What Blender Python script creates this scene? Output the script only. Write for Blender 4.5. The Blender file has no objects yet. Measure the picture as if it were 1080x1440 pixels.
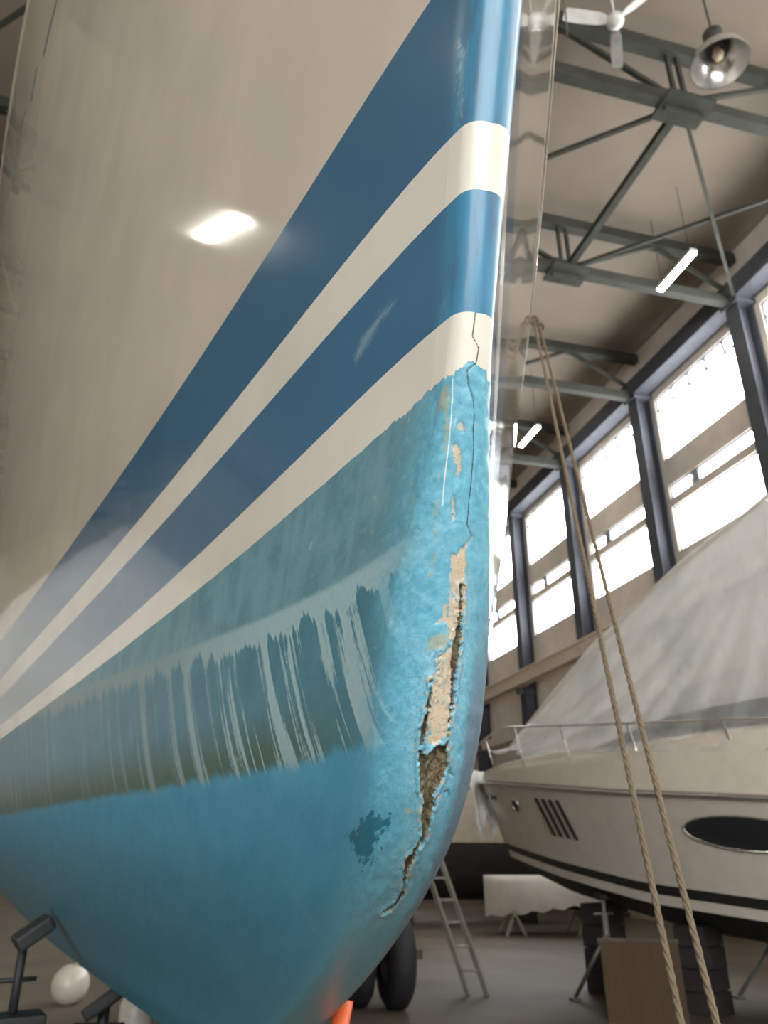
import bpy, bmesh, math
import numpy as np
from mathutils import Vector, Matrix

# ------------------------------------------------------------------ camera, world, exposure
scene = bpy.context.scene
COL = scene.collection
YAW, PITCH = 0.242264, math.radians(24.0)
CAM = np.array([-0.2585, -0.6877, 1.5])
cam_data = bpy.data.cameras.new('camera')
cam = bpy.data.objects.new('camera', cam_data)
COL.objects.link(cam)
cam.location = CAM
cam.rotation_euler = (math.pi / 2 + PITCH, 0, -YAW)
cam_data.sensor_width = 36.0
cam_data.lens = 1081.0 * 36.0 / 1440.0
cam_data.clip_start, cam_data.clip_end = 0.02, 200
cam_data.dof.use_dof = True
cam_data.dof.focus_distance = 0.86
cam_data.dof.aperture_fstop = 8.0
scene.camera = cam

world = bpy.data.worlds.new('world')
scene.world = world
world.use_nodes = True
world.node_tree.nodes['Background'].inputs[0].default_value = (0.75, 0.85, 1.0, 1)
world.node_tree.nodes['Background'].inputs[1].default_value = 0.3

scene.view_settings.view_transform = 'Standard'
scene.view_settings.look = 'None'
scene.view_settings.gamma = 1.0
scene.view_settings.use_curve_mapping = False
scene.view_settings.exposure = 0.62
scene.cycles.max_bounces = 7
scene.cycles.diffuse_bounces = 4
scene.cycles.use_adaptive_sampling = True
scene.cycles.adaptive_threshold = 0.03
scene.cycles.glossy_bounces = 4
scene.cycles.transparent_max_bounces = 12
scene.cycles.sample_clamp_indirect = 6.0
scene.cycles.caustics_reflective = False
scene.cycles.caustics_refractive = False

WINDOW_GLOW = 9.0      # daylight behind the glazing
TUBE_GLOW = 60.0       # ceiling luminaires

# ------------------------------------------------------------------ hall frame: c across (to the window wall), a along, z up
HA = math.radians(-1.119)
AX = np.array([math.sin(HA), math.cos(HA), 0.0])
CR = np.array([math.cos(HA), -math.sin(HA), 0.0])


def hp(c, a, z):
    p = np.array([CAM[0], CAM[1], 0.0]) + c * CR + a * AX
    return Vector((p[0], p[1], z))


# ------------------------------------------------------------------ material helpers
class NG:
    def __init__(self, name):
        self.m = bpy.data.materials.new(name)
        self.m.use_nodes = True
        self.t = self.m.node_tree
        self.p = self.t.nodes['Principled BSDF']
        self.out = self.t.nodes['Material Output']

    def sock(self, node, key, val):
        s = node.inputs[key]
        if isinstance(val, bpy.types.NodeSocket):
            self.t.links.new(val, s)
        elif isinstance(val, (tuple, list)) and len(val) == 3 and s.type == 'RGBA':
            s.default_value = (*val, 1)
        else:
            s.default_value = val

    def node(self, typ, props=None, **ins):
        n = self.t.nodes.new(typ)
        for k, v in (props or {}).items():
            setattr(n, k, v)
        for k, v in ins.items():
            self.sock(n, k.replace('_', ' '), v)
        return n

    def math(self, op, a, b=None, c=None, clamp=False):
        n = self.t.nodes.new('ShaderNodeMath')
        n.operation = op
        n.use_clamp = clamp
        for i, v in enumerate((a, b, c)):
            if v is not None:
                self.sock(n, i, v)
        return n.outputs[0]

    def mix(self, f, a, b, blend='MIX'):
        n = self.t.nodes.new('ShaderNodeMix')
        n.data_type = 'RGBA'
        n.blend_type = blend
        self.sock(n, 0, f)
        self.sock(n, 6, a)
        self.sock(n, 7, b)
        return n.outputs[2]

    def step(self, x, lo, hi):
        n = self.t.nodes.new('ShaderNodeMapRange')
        n.interpolation_type = 'SMOOTHSTEP'
        for i, v in enumerate((x, lo, hi, 0.0, 1.0)):
            self.sock(n, i, v)
        return n.outputs[0]

    def noise(self, vec, scale, detail=4.0, rough=0.6, dist=0.0):
        n = self.t.nodes.new('ShaderNodeTexNoise')
        if vec is not None:
            self.t.links.new(vec, n.inputs['Vector'])
        n.inputs['Scale'].default_value = scale
        n.inputs['Detail'].default_value = detail
        n.inputs['Roughness'].default_value = rough
        n.inputs['Distortion'].default_value = dist
        return n.outputs[0]

    def attr(self, name):
        n = self.t.nodes.new('ShaderNodeAttribute')
        n.attribute_name = name
        return n.outputs['Fac']

    def coord(self, which='Object'):
        return self.t.nodes.new('ShaderNodeTexCoord').outputs[which]

    def stretch(self, vec, s):
        n = self.t.nodes.new('ShaderNodeVectorMath')
        n.operation = 'MULTIPLY'
        self.t.links.new(vec, n.inputs[0])
        n.inputs[1].default_value = s
        return n.outputs[0]

    def bump(self, h, strength, dist):
        n = self.t.nodes.new('ShaderNodeBump')
        n.inputs['Strength'].default_value = strength
        n.inputs['Distance'].default_value = dist
        self.t.links.new(h, n.inputs['Height'])
        self.t.links.new(n.outputs[0], self.p.inputs['Normal'])

    def set(self, **kw):
        for k, v in kw.items():
            self.sock(self.p, k.replace('_', ' '), v)
        return self.m


def mat(name, col, rough=0.6, metal=0.0, var=0.12, scale=6.0, bump=0.0, coat=0.0, spec=0.5):
    g = NG(name)
    v = g.coord()
    n = g.noise(v, scale, 5.0)
    dark = tuple(c * (1 - var) for c in col)
    lite = tuple(min(1, c * (1 + var)) for c in col)
    g.set(Base_Color=g.mix(g.step(n, 0.3, 0.7), dark, lite), Roughness=rough, Metallic=metal)
    g.p.inputs['Coat Weight'].default_value = coat
    g.p.inputs['Specular IOR Level'].default_value = spec
    if bump:
        g.bump(g.noise(v, scale * 6, 4.0), bump, 0.01)
    return g.m


def glow(name, col, strength):
    g = NG(name)
    g.set(Base_Color=(0.8, 0.8, 0.8), Emission_Color=col, Emission_Strength=strength, Roughness=0.4)
    return g.m


# ------------------------------------------------------------------ object helpers
def tag(o, label=None, cat=None, group=None, kind=None):
    for k, v in (('label', label), ('category', cat), ('group', group), ('kind', kind)):
        if v:
            o[k] = v
    return o


def empty(name, loc=(0, 0, 0), rz=0.0):
    o = bpy.data.objects.new(name, None)
    o.empty_display_size = 0.1
    COL.objects.link(o)
    o.location = loc
    o.rotation_euler = (0, 0, rz)
    return o


def link(name, me, m=None, parent=None, smooth=False, loc=None, rz=None):
    o = bpy.data.objects.new(name, me)
    COL.objects.link(o)
    if m is not None and not me.materials:
        me.materials.append(m)
    if smooth and len(me.polygons):
        me.polygons.foreach_set('use_smooth', np.ones(len(me.polygons), dtype=bool))
    if parent is not None:
        o.parent = parent
    if loc is not None:
        o.location = loc
    if rz is not None:
        o.rotation_euler = (0, 0, rz)
    return o


class MB:
    """collects boxes, bars, tubes, lathes; build() links them as one mesh object"""

    def __init__(self):
        self.v, self.f = [], []

    def add(self, vs, fs):
        k = len(self.v)
        self.v += [tuple(v) for v in vs]
        self.f += [tuple(i + k for i in f) for f in fs]
        return self

    def box(self, c, s, rot=None, bev=0.0):
        hx, hy, hz = s[0] / 2, s[1] / 2, s[2] / 2
        b = min(bev, hx * .9, hy * .9, hz * .9)
        if b <= 0:
            vs = [Vector((x, y, z)) for z in (-hz, hz) for y in (-hy, hy) for x in (-hx, hx)]
            fs = [(0, 2, 3, 1), (4, 5, 7, 6), (0, 1, 5, 4), (2, 6, 7, 3), (0, 4, 6, 2), (1, 3, 7, 5)]
        else:
            bm = bmesh.new()
            bmesh.ops.create_cube(bm, size=1.0)
            for v in bm.verts:
                v.co = Vector((v.co.x * s[0], v.co.y * s[1], v.co.z * s[2]))
            bmesh.ops.bevel(bm, geom=bm.edges[:], offset=b, segments=2, profile=0.6, affect='EDGES')
            bm.verts.index_update()
            vs = [v.co.copy() for v in bm.verts]
            fs = [[v.index for v in f.verts] for f in bm.faces]
            bm.free()
        M = rot if rot is not None else Matrix.Identity(3)
        return self.add([M @ v + Vector(c) for v in vs], fs)

    def bar(self, p, q, w, h, up=(0, 0, 1)):
        p, q = Vector(p), Vector(q)
        d = q - p
        L = d.length
        d.normalize()
        s = d.cross(Vector(up))
        if s.length < 1e-4:
            s = d.cross(Vector((1, 0, 0)))
        s.normalize()
        u = s.cross(d)
        R = Matrix((s, d, u)).transposed()
        return self.box((p + q) / 2, (w, L, h), R)

    def tube(self, pts, r, n=10, closed=False, caps=True):
        pts = [Vector(p) for p in pts]
        rs = r if isinstance(r, (list, tuple)) else [r] * len(pts)
        N = len(pts)
        prev = None
        vs, fs = [], []
        for i, p in enumerate(pts):
            a = pts[(i - 1) % N] if (closed or i > 0) else p
            b = pts[(i + 1) % N] if (closed or i < N - 1) else p
            d = (b - a).normalized()
            if prev is None:
                s = d.cross(Vector((0, 0, 1)))
                if s.length < 1e-3:
                    s = d.cross(Vector((1, 0, 0)))
            else:
                s = prev - d * prev.dot(d)
            s.normalize()
            prev = s
            u = d.cross(s)
            for k in range(n):
                t = 2 * math.pi * k / n
                vs.append(p + (s * math.cos(t) + u * math.sin(t)) * rs[i])
        for i in range(N if closed else N - 1):
            j = (i + 1) % N
            for k in range(n):
                fs.append((i * n + k, i * n + (k + 1) % n, j * n + (k + 1) % n, j * n + k))
        if caps and not closed:
            fs.append(tuple(range(n - 1, -1, -1)))
            fs.append(tuple((N - 1) * n + k for k in range(n)))
        return self.add(vs, fs)

    def lathe(self, prof, c=(0, 0, 0), axis=(0, 0, 1), n=24):
        ax = Vector(axis).normalized()
        s = ax.cross(Vector((1, 0, 0)))
        if s.length < 1e-3:
            s = ax.cross(Vector((0, 1, 0)))
        s.normalize()
        u = ax.cross(s)
        c = Vector(c)
        vs, fs = [], []
        for r, h in prof:
            for k in range(n):
                t = 2 * math.pi * k / n
                vs.append(c + ax * h + (s * math.cos(t) + u * math.sin(t)) * max(r, 1e-4))
        for i in range(len(prof) - 1):
            for k in range(n):
                fs.append((i * n + k, i * n + (k + 1) % n, (i + 1) * n + (k + 1) % n, (i + 1) * n + k))
        return self.add(vs, fs)

    def grid(self, P):
        """P[i][j] vectors -> quads"""
        n, m = len(P), len(P[0])
        vs = [p for row in P for p in row]
        fs = [(i * m + j, i * m + j + 1, (i + 1) * m + j + 1, (i + 1) * m + j) for i in range(n - 1) for j in range(m - 1)]
        return self.add(vs, fs)

    def mesh(self, name):
        me = bpy.data.meshes.new(name)
        me.from_pydata(self.v, [], self.f)
        bm = bmesh.new()
        bm.from_mesh(me)
        bmesh.ops.recalc_face_normals(bm, faces=bm.faces[:])
        bm.to_mesh(me)
        bm.free()
        me.update()
        return me

    def build(self, name, m, parent=None, smooth=False, angle=None):
        me = self.mesh(name)
        o = link(name, me, m, parent, smooth)
        if angle is not None:
            me.polygons.foreach_set('use_smooth', np.ones(len(me.polygons), dtype=bool))
            me.set_sharp_from_angle(angle=math.radians(angle))
        return o


def box(name, c, s, m, parent=None, rot=None, bev=0.0):
    return MB().box(c, s, rot, bev).build(name, m, parent)


# ------------------------------------------------------------------ the hall
RZ = -HA
WALL_C, LEFT_C, A0, A1, TOP = 12.0, -26.0, -13.0, 44.0, 14.9
HROT = Matrix.Rotation(RZ, 3, 'Z')
M_floor = mat('worn_concrete', (0.135, 0.110, 0.078), 0.55, var=0.22, scale=0.7, bump=0.15)
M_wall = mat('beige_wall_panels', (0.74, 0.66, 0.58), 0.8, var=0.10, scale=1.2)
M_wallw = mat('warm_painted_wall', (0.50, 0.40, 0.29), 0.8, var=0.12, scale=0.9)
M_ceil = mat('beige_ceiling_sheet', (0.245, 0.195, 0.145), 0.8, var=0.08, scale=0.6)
M_steel = mat('grey_green_steel', (0.050, 0.050, 0.040), 0.75, var=0.15, scale=3, spec=0.25)
M_col = mat('blue_grey_column_paint', (0.075, 0.078, 0.092), 0.7, var=0.12, scale=3, spec=0.3)
M_frame = mat('window_frame_paint', (0.22, 0.23, 0.26), 0.5)
M_day = glow('daylit_glazing', (0.93, 0.97, 1.0), WINDOW_GLOW)
M_tube = glow('luminaire_diffuser', (1.0, 0.95, 0.84), TUBE_GLOW)
M_whitepaint = mat('white_enamel', (0.62, 0.60, 0.55), 0.4, var=0.06)


def hbox(name, c, a, z, m, parent=None, kind=None):
    """box given by ranges across, along, up"""
    mid = hp((c[0] + c[1]) / 2, (a[0] + a[1]) / 2, (z[0] + z[1]) / 2)
    o = box(name, (0, 0, 0), (abs(c[1] - c[0]), abs(a[1] - a[0]), abs(z[1] - z[0])), m, parent)
    o.location = mid
    o.rotation_euler = (0, 0, RZ)
    if kind:
        o['kind'] = kind
    return o


hbox('floor', (LEFT_C, WALL_C + .3), (A0, A1), (-0.2, 0.0), M_floor, kind='structure')
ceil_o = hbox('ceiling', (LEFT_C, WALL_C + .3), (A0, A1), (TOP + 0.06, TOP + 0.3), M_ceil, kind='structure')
hbox('wall_left', (LEFT_C - .3, LEFT_C), (A0, A1), (0, TOP + .3), M_wallw, kind='structure')
hbox('wall_back', (LEFT_C, WALL_C + .3), (A1, A1 + .3), (0, TOP + .3), M_wall, kind='structure')

# front gable behind the photographer: a tall glazed gate, daylit
DC0, DC1, DZ = -11.5, 4.5, 9.4
wf = MB()
for c0, c1, z0, z1 in ((LEFT_C, DC0, 0, TOP + .3), (DC1, WALL_C + .3, 0, TOP + .3), (DC0, DC1, DZ, TOP + .3)):
    wf.box(hp((c0 + c1) / 2, A0 - .15, (z0 + z1) / 2), (c1 - c0, .3, z1 - z0), HROT)
wf.build('wall_front', M_wallw)['kind'] = 'structure'
dr = empty('door_1', hp(0, A0 - .12, 0), RZ)
dr['kind'] = 'structure'
gate = MB()
nc, nz = 10, 5
for i in range(nc + 1):
    gate.box((DC0 + (DC1 - DC0) * i / nc, 0, DZ / 2), (.10, .10, DZ))
for k in range(nz + 1):
    gate.box(((DC0 + DC1) / 2, 0, 3.0 + (DZ - 3.0) * k / nz), (DC1 - DC0, .10, .10))
gate.build('gate_frame', M_frame, dr)
box('kick_panel', ((DC0 + DC1) / 2, 0, 1.5), (DC1 - DC0, .05, 2.98), M_col, dr)
gp = MB().box((0, 0, 0), ((DC1 - DC0) / nc - .08, .02, (DZ - 3.0) / nz - .08)).mesh('pane')
gp.materials.append(M_day)
for i in range(nc):
    for k in range(nz):
        link('pane', gp, parent=dr, loc=(DC0 + (DC1 - DC0) * (i + .5) / nc, 0, 3.0 + (DZ - 3.0) * (k + .5) / nz))

# ceiling sheets over the pictured part, hung just below the deck
cs = 1.42
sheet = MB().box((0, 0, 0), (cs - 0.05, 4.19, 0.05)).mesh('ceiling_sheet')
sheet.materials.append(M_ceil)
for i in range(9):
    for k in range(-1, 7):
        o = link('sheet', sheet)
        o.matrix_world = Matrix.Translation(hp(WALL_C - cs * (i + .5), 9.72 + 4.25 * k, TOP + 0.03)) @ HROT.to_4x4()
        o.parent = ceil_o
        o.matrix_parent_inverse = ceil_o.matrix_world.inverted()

# window wall: solid strips around the openings
COL_A = [11.83 + 4.25 * k for k in range(-7, 8)]
WIN_Z = ((8.55, 9.78), (10.0, 10.38), (11.15, 13.05))
w = MB()
zs_ = [0.0]
for lo, hi in WIN_Z:
    zs_ += [lo, hi]
zs_.append(TOP + .3)


def wl(c0, c1, a0, a1, z0, z1):
    w.box(hp((c0 + c1) / 2, (a0 + a1) / 2, (z0 + z1) / 2), (c1 - c0, a1 - a0, z1 - z0), HROT)


for i in range(0, len(zs_), 2):
    wl(WALL_C, WALL_C + .3, A0, A1, zs_[i], zs_[i + 1])
for lo, hi in WIN_Z:
    edges = [A0, COL_A[1] - 4.25 + .36] + [x for a in COL_A[1:13] for x in (a - .36, a + .36)] + [COL_A[13] - .36, A1]
    for j in range(0, len(edges) - 1, 2):
        if edges[j + 1] > edges[j]:
            wl(WALL_C, WALL_C + .3, edges[j], edges[j + 1], lo, hi)
w.build('wall_right', M_wall)['kind'] = 'structure'

# windows, one per bay: upper light with a row of small panes over it, a narrow transom, a lower light
BW = 4.25 - 0.72
pane_up = MB().box((0, 0, 0), (0.02, BW, 1.42)).mesh('pane')
pane_sm = MB().box((0, 0, 0), (0.02, BW / 5 - 0.09, 0.30)).mesh('pane')
pane_tl = MB().box((0, 0, 0), (0.02, BW * 0.70, 0.36)).mesh('pane')
pane_ts = MB().box((0, 0, 0), (0.02, BW * 0.20, 0.36)).mesh('pane')
pane_lo = MB().box((0, 0, 0), (0.02, BW, 1.2)).mesh('pane')
for me in (pane_up, pane_sm, pane_tl, pane_ts, pane_lo):
    me.materials.append(M_day)
fm = MB()
for lo, hi in WIN_Z:
    for z in (lo + .02, hi - .02):
        fm.box((-.02, 0, z), (0.07, BW, 0.045))
    for y in (-BW / 2 + .02, BW / 2 - .02):
        fm.box((-.02, y, (lo + hi) / 2), (0.07, 0.045, hi - lo))
fm.box((-.02, 0, 12.66), (0.07, BW, 0.06))
for k in range(1, 5):
    fm.box((-.02, -BW / 2 + BW * k / 5, 12.85), (0.07, 0.07, 0.36))
fm.box((-.02, BW * 0.2, 10.19), (0.09, 0.22, 0.38))
frame_me = fm.mesh('window_frame')
frame_me.materials.append(M_frame)
for n, k in enumerate(range(-6, 6)):
    e = empty('window_%d' % (n + 1), hp(WALL_C + .1, COL_A[0] + 4.25 * (k + 6) + 2.125, 0), RZ)
    e['kind'] = 'structure'
    link('window_frame', frame_me, parent=e)
    link('pane', pane_up, parent=e, loc=(0, 0, 11.92))
    for j in range(5):
        link('pane', pane_sm, parent=e, loc=(0, -BW / 2 + BW * (j + .5) / 5, 12.86))
    link('pane', pane_tl, parent=e, loc=(0, -BW * 0.14, 10.19))
    link('pane', pane_ts, parent=e, loc=(0, BW * 0.385, 10.19))
    link('pane', pane_lo, parent=e, loc=(0, 0, 9.165))

# steel columns on the window wall (I-sections with a cap)
cm = MB()
cm.box((0, 0, 6.9), (0.42, 0.03, 13.8)).box((-.2, 0, 6.9), (0.035, 0.42, 13.8)).box((.2, 0, 6.9), (0.035, 0.42, 13.8))
col_me = cm.mesh('column_shaft')
col_me.materials.append(M_col)
cap_me = MB().box((0, 0, 0), (0.62, 0.56, 0.12), bev=0.02).mesh('column_cap')
cap_me.materials.append(M_col)
for n, k in enumerate(range(7, 12)):
    e = empty('steel_column', hp(WALL_C - .24, COL_A[k], 0), RZ)
    tag(e, 'blue-grey steel column on the window wall, %s in view from the right picture edge' % ['first', 'second', 'third', 'fourth', 'fifth'][n], 'column', 'columns of the window wall')
    link('shaft', col_me, parent=e)
    link('cap', cap_me, parent=e, loc=(0, 0, 13.2))
    link('base_plate', cap_me, parent=e, loc=(0, 0, 0.06))

# eaves beam and crane rail along the wall
o = hbox('eaves_beam', (WALL_C - .55, WALL_C - .1), (A0, A1), (13.26, 13.75), M_col)
tag(o, 'long blue-grey eaves beam running above the windows', 'beam')
e = empty('crane_rail', hp(WALL_C - .75, 20, 6.75), RZ)
tag(e, 'pale beige crane rail along the wall under the windows', 'rail')
M_rail_b = mat('pale_beige_girder_paint', (0.82, 0.72, 0.60), 0.6)
MB().box((0, 0, 0.0), (0.34, 44, 0.08)).box((0, 0, 0.2), (0.05, 44, 0.36)).box((0, 0, 0.40), (0.30, 44, 0.06)).build('girder', M_rail_b, e)
for k in range(5):
    MB().box((.4, COL_A[7 + k] - 20, -0.12), (0.62, 0.2, 0.2)).build('bracket', M_col, e)
o = hbox('wall_pipe', (WALL_C - .45, WALL_C - .2), (14, 40), (5.15, 5.45), M_rail_b)
tag(o, 'long beige duct running along the wall below the crane rail', 'duct')

# roof trusses across the hall
NODE0, PITCHC = 7.35, 4.70


def truss(a, label):
    e = empty('roof_truss', hp(0, a, 13.3), RZ)
    tag(e, label, 'truss', 'roof trusses')
    L, R_ = LEFT_C + .1, WALL_C - .1
    MB().bar((L, 0, 1.33), (R_, 0, 1.33), 0.22, 0.26).build('top_chord', M_steel, e)
    MB().bar((L, 0, 0.0), (R_, 0, 0.0), 0.20, 0.24).build('bottom_chord', M_steel, e)
    for j in range(-7, 2):
        c = NODE0 + PITCHC * j
        if c < L + .2:
            continue
        if c < R_ - .3:
            MB().bar((c - .10, 0, 0.1), (c - .10, 0, 1.25), 0.07, 0.07).build('post', M_steel, e)
            MB().bar((c + .10, 0, 0.1), (c + .10, 0, 1.25), 0.07, 0.07).build('post', M_steel, e)
            MB().box((c, 0, 0.02), (0.75, 0.06, 0.52)).box((c, 0, -0.12), (0.9, 0.6, 0.05)).build('gusset', M_steel, e)
            MB().bar((c, 0, 0.05), (c + PITCHC / 2, 0, 1.25), 0.08, 0.09).build('diagonal', M_steel, e)
        if c - PITCHC / 2 > L:
            MB().bar((c, 0, 0.05), (c - PITCHC / 2, 0, 1.25), 0.08, 0.09).build('diagonal', M_steel, e)
    return e


TR_A = [7.6 + 4.25 * k for k in range(-2, 7)]
for k, a in enumerate(TR_A):
    lab = ['grey steel roof truss out of view overhead, rearmost', 'grey steel roof truss out of view overhead, before the fan',
            'grey steel roof truss beside the ceiling fan and round lamp', 'grey steel roof truss just above the near bright luminaire',
            'grey steel roof truss past the near luminaire, at the second window', 'grey steel roof truss between second and third windows',
            'grey steel roof truss above the third window bay', 'grey steel roof truss above the fourth window bay', 'grey steel roof truss farthest down the hall'][k]
    truss(a, lab)

# bracing in the plane of the bottom chords
e = empty('roof_bracing', hp(0, 9.72, 13.28), RZ)
tag(e, 'crossed steel bracing bars between the two nearest pictured roof trusses', 'bracing')
for c0, c1 in ((NODE0, NODE0 + PITCHC), (NODE0, NODE0 - PITCHC), (NODE0 - 2 * PITCHC, NODE0 - PITCHC), (NODE0 - 2 * PITCHC, NODE0 - 3 * PITCHC)):
    c1 = min(c1, WALL_C - .3)
    MB().bar((c0, -2.12, 0), (c1, 2.12, 0), 0.07, 0.08).build('brace', M_steel, e)
    if c1 > c0:
        MB().bar((c1, -2.12, 0.03), (c0, 2.12, 0.03), 0.07, 0.08).build('brace', M_steel, e)
for c0 in (NODE0, NODE0 - 2 * PITCHC):
    MB().bar((c0, -2.12, 0.02), (c0, 2.12, 0.02), 0.14, 0.14).build('strut', M_steel, e)

# linear luminaires
hous = MB().box((0, 0, 0.05), (0.16, 1.28, 0.07), bev=0.01).mesh('housing')
hous.materials.append(M_whitepaint)
diff = MB().box((0, 0, 0), (0.13, 1.22, 0.05), bev=0.02).mesh('diffuser')
diff.materials.append(M_tube)
hang = MB().tube([(0, -.5, .08), (0, -.5, 1.965)], 0.008, 6).tube([(0, .5, .08), (0, .5, 1.965)], 0.008, 6).mesh('hanger')
hang.materials.append(M_steel)
LUMS = [(9.45, 10.95, 'bright linear luminaire below the near trusses beside the window wall'),
        (9.43, 18.35, 'bright linear luminaire farther down the hall, left of the ropes'),
        (9.45, 25.7, 'bright linear luminaire farthest down the window side'),
        (9.45, 3.6, 'bright linear luminaire overhead on the window side, out of view'),
        (9.45, -3.75, 'bright linear luminaire on the window side behind the camera'),
        (-12.28, 10.2, 'linear luminaire on the far side, mirrored in the cream hull'),
        (-12.28, 2.85, 'linear luminaire on the far side, abreast of the bow'),
        (-12.28, -4.4, 'linear luminaire on the far side behind the camera'),
        (-4.0, -6.4, 'linear luminaire over the middle aisle behind the camera')]
for c, a, lab in LUMS:
    e = empty('linear_luminaire', hp(c, a, 12.95), RZ)
    tag(e, lab, 'lamp', 'linear ceiling luminaires')
    link('housing', hous, parent=e)
    link('diffuser', diff, parent=e)
    link('hanger', hang, parent=e)

# ceiling fan
e = empty('ceiling_fan', hp(5.34, 6.43, 13.0), RZ)
tag(e, 'white three-bladed ceiling fan hanging near the round lamp', 'fan')
MB().lathe([(0, -.10), (.09, -.09), (.13, -.03), (.13, .05), (.08, .10), (0, .11)], n=24).build('motor', M_whitepaint, e, smooth=True)
MB().tube([(0, 0, .1), (0, 0, 1.9)], 0.018, 8).build('rod', M_whitepaint, e, smooth=True)
for ang in (172, 57, -62):
    t = math.radians(ang)
    d = Vector((math.cos(t), math.sin(t), 0))
    s = Vector((-math.sin(t), math.cos(t), 0))
    rows = []
    for r_, hw in ((0.12, .045), (0.25, .075), (0.55, .085), (0.76, .08), (0.80, .06)):
        rows.append([d * r_ - s * hw + Vector((0, 0, -.03)), d * r_ + s * hw + Vector((0, 0, .03)),
                     d * r_ + s * hw + Vector((0, 0, .042)), d * r_ - s * hw + Vector((0, 0, -.018))])
        rows[-1].append(rows[-1][0])
    MB().grid(rows).build('blade', M_whitepaint, e)

# round high-bay lamp (unlit)
e = empty('high_bay_lamp', hp(7.21, 6.52, 13.0), RZ)
tag(e, 'round high-bay lamp with a wide shiny reflector, unlit', 'lamp')
M_refl = mat('spun_aluminium', (0.75, 0.73, 0.70), 0.22, metal=0.85, var=0.08)
M_dark = mat('dark_casing', (0.06, 0.055, 0.05), 0.5)
MB().lathe([(.44, -.18), (.45, -.16), (.40, 0), (.28, .14), (.14, .22), (.12, .22), (.27, .12), (.385, -.01), (.435, -.17)], n=32).build('reflector', M_refl, e, smooth=True)
MB().lathe([(0, .22), (.13, .22), (.15, .3), (.15, .55), (.06, .62), (0, .62)], n=20).build('gear_case', M_dark, e, smooth=True)
MB().lathe([(0, -.05), (.06, -.04), (.09, .04), (.06, .14), (.04, .22)], n=16).build('bulb', mat('frosted_bulb', (0.75, 0.6, 0.42), 0.3), e, smooth=True)
MB().tube([(0, 0, .6), (0, 0, 1.9)], 0.015, 8).build('hanger', M_steel, e)

# ------------------------------------------------------------------ the big boat: hull surface in girth g (+ = pictured side, 0 = stem) and height z
HZ = np.array([0.9800, 1.0775, 1.1750, 1.2725, 1.3700, 1.5000, 1.6950, 1.9550, 2.2150, 2.4750, 2.7350, 2.9950, 3.2550, 3.5150, 3.7750, 4.0350, 4.2950, 4.5550, 4.8150, 5.0750, 5.3350, 5.5950])
HS = np.array([1.8525, 1.4170, 1.0920, 0.7735, 0.4911, 0.2286, 0.0819, -0.0312, -0.1269, -0.2362, -0.3501, -0.4640, -0.5778, -0.6917, -0.8056, -0.9195, -1.0334, -1.1472, -1.2611, -1.3750, -1.4889, -1.6028])
HR = np.array([0.1198, 0.0771, 0.0566, 0.0468, 0.0449, 0.0558, 0.0669, 0.0306, 0.0306, 0.0306, 0.0306, 0.0358, 0.0409, 0.0461, 0.0501, 0.0527, 0.0552, 0.0553, 0.0553, 0.0553, 0.0553, 0.0553])
HT = np.array([0.2673, 0.2784, 0.2892, 0.2988, 0.3068, 0.3162, 0.3294, 0.3480, 0.3712, 0.3840, 0.3913, 0.3926, 0.3939, 0.3952, 0.3964, 0.3977, 0.3990, 0.3990, 0.3990, 0.3990, 0.3990, 0.3990])
HBEAM, HCURV = 2.3295, 0.00825


def sheer(g):
    """rail height: high bulwark round the bow and along the pictured side, a step down on the other"""
    return np.where(g > -1.0, 5.25, np.interp(-g, [1.0, 1.3, 7], [5.25, 3.74, 3.74]))






def spline_m(y):
    n, d = len(HZ), np.diff(HZ)
    A, b = np.zeros((n, n)), np.zeros(n)
    A[0, 0] = A[-1, -1] = 1
    for k in range(1, n - 1):
        A[k, k - 1], A[k, k], A[k, k + 1] = d[k - 1], 2 * (d[k - 1] + d[k]), d[k]
        b[k] = 6 * ((y[k + 1] - y[k]) / d[k] - (y[k] - y[k - 1]) / d[k - 1])
    return np.linalg.solve(A, b)


HSM, HRM, HTM = spline_m(HS), spline_m(HR), spline_m(HT)


def curve(z, y, M):
    i = np.clip(np.searchsorted(HZ, z) - 1, 0, len(HZ) - 2)
    h = HZ[i + 1] - HZ[i]
    a, b = (HZ[i + 1] - z) / h, (z - HZ[i]) / h
    return a * y[i] + b * y[i + 1] + ((a ** 3 - a) * M[i] + (b ** 3 - b) * M[i + 1]) * h * h / 6


def hull_xyz(g, z):
    s, r, be = curve(z, HS, HSM), curve(z, HR, HRM), np.arctan(curve(z, HT, HTM))
    G = np.abs(g)
    arc = r * (np.pi / 2 - be)
    L = np.maximum(G - arc, 0)
    phi = np.minimum(G, arc) / r
    t1 = r * (1 - np.sin(be))
    dt = L * np.cos(be)
    t = np.where(G < arc, r * (1 - np.cos(phi)), t1 + dt)
    b = np.where(G < arc, r * np.sin(phi), r * np.cos(be) + dt * np.tan(be) * (1 - HCURV * np.minimum(dt, 4.0)))
    b = b / (1 + (b / HBEAM) ** 4) ** 0.25
    return np.stack([-np.sign(g) * b, s + t, z + 0 * g], -1)


def vnoise(x, y, seed=0):
    xi, yi = np.floor(x).astype(np.int64), np.floor(y).astype(np.int64)
    fx, fy = x - xi, y - yi
    fx, fy = fx * fx * (3 - 2 * fx), fy * fy * (3 - 2 * fy)

    def h(a, b):
        k = (a * 374761393 + b * 668265263 + seed * 1442695041) & 0xFFFFFFFF
        k = ((k ^ (k >> 13)) * 1274126177) & 0xFFFFFFFF
        return ((k ^ (k >> 16)) & 0xFFFF) / 65535.0
    return ((h(xi, yi) * (1 - fx) + h(xi + 1, yi) * fx) * (1 - fy) + (h(xi, yi + 1) * (1 - fx) + h(xi + 1, yi + 1) * fx) * fy)


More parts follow.
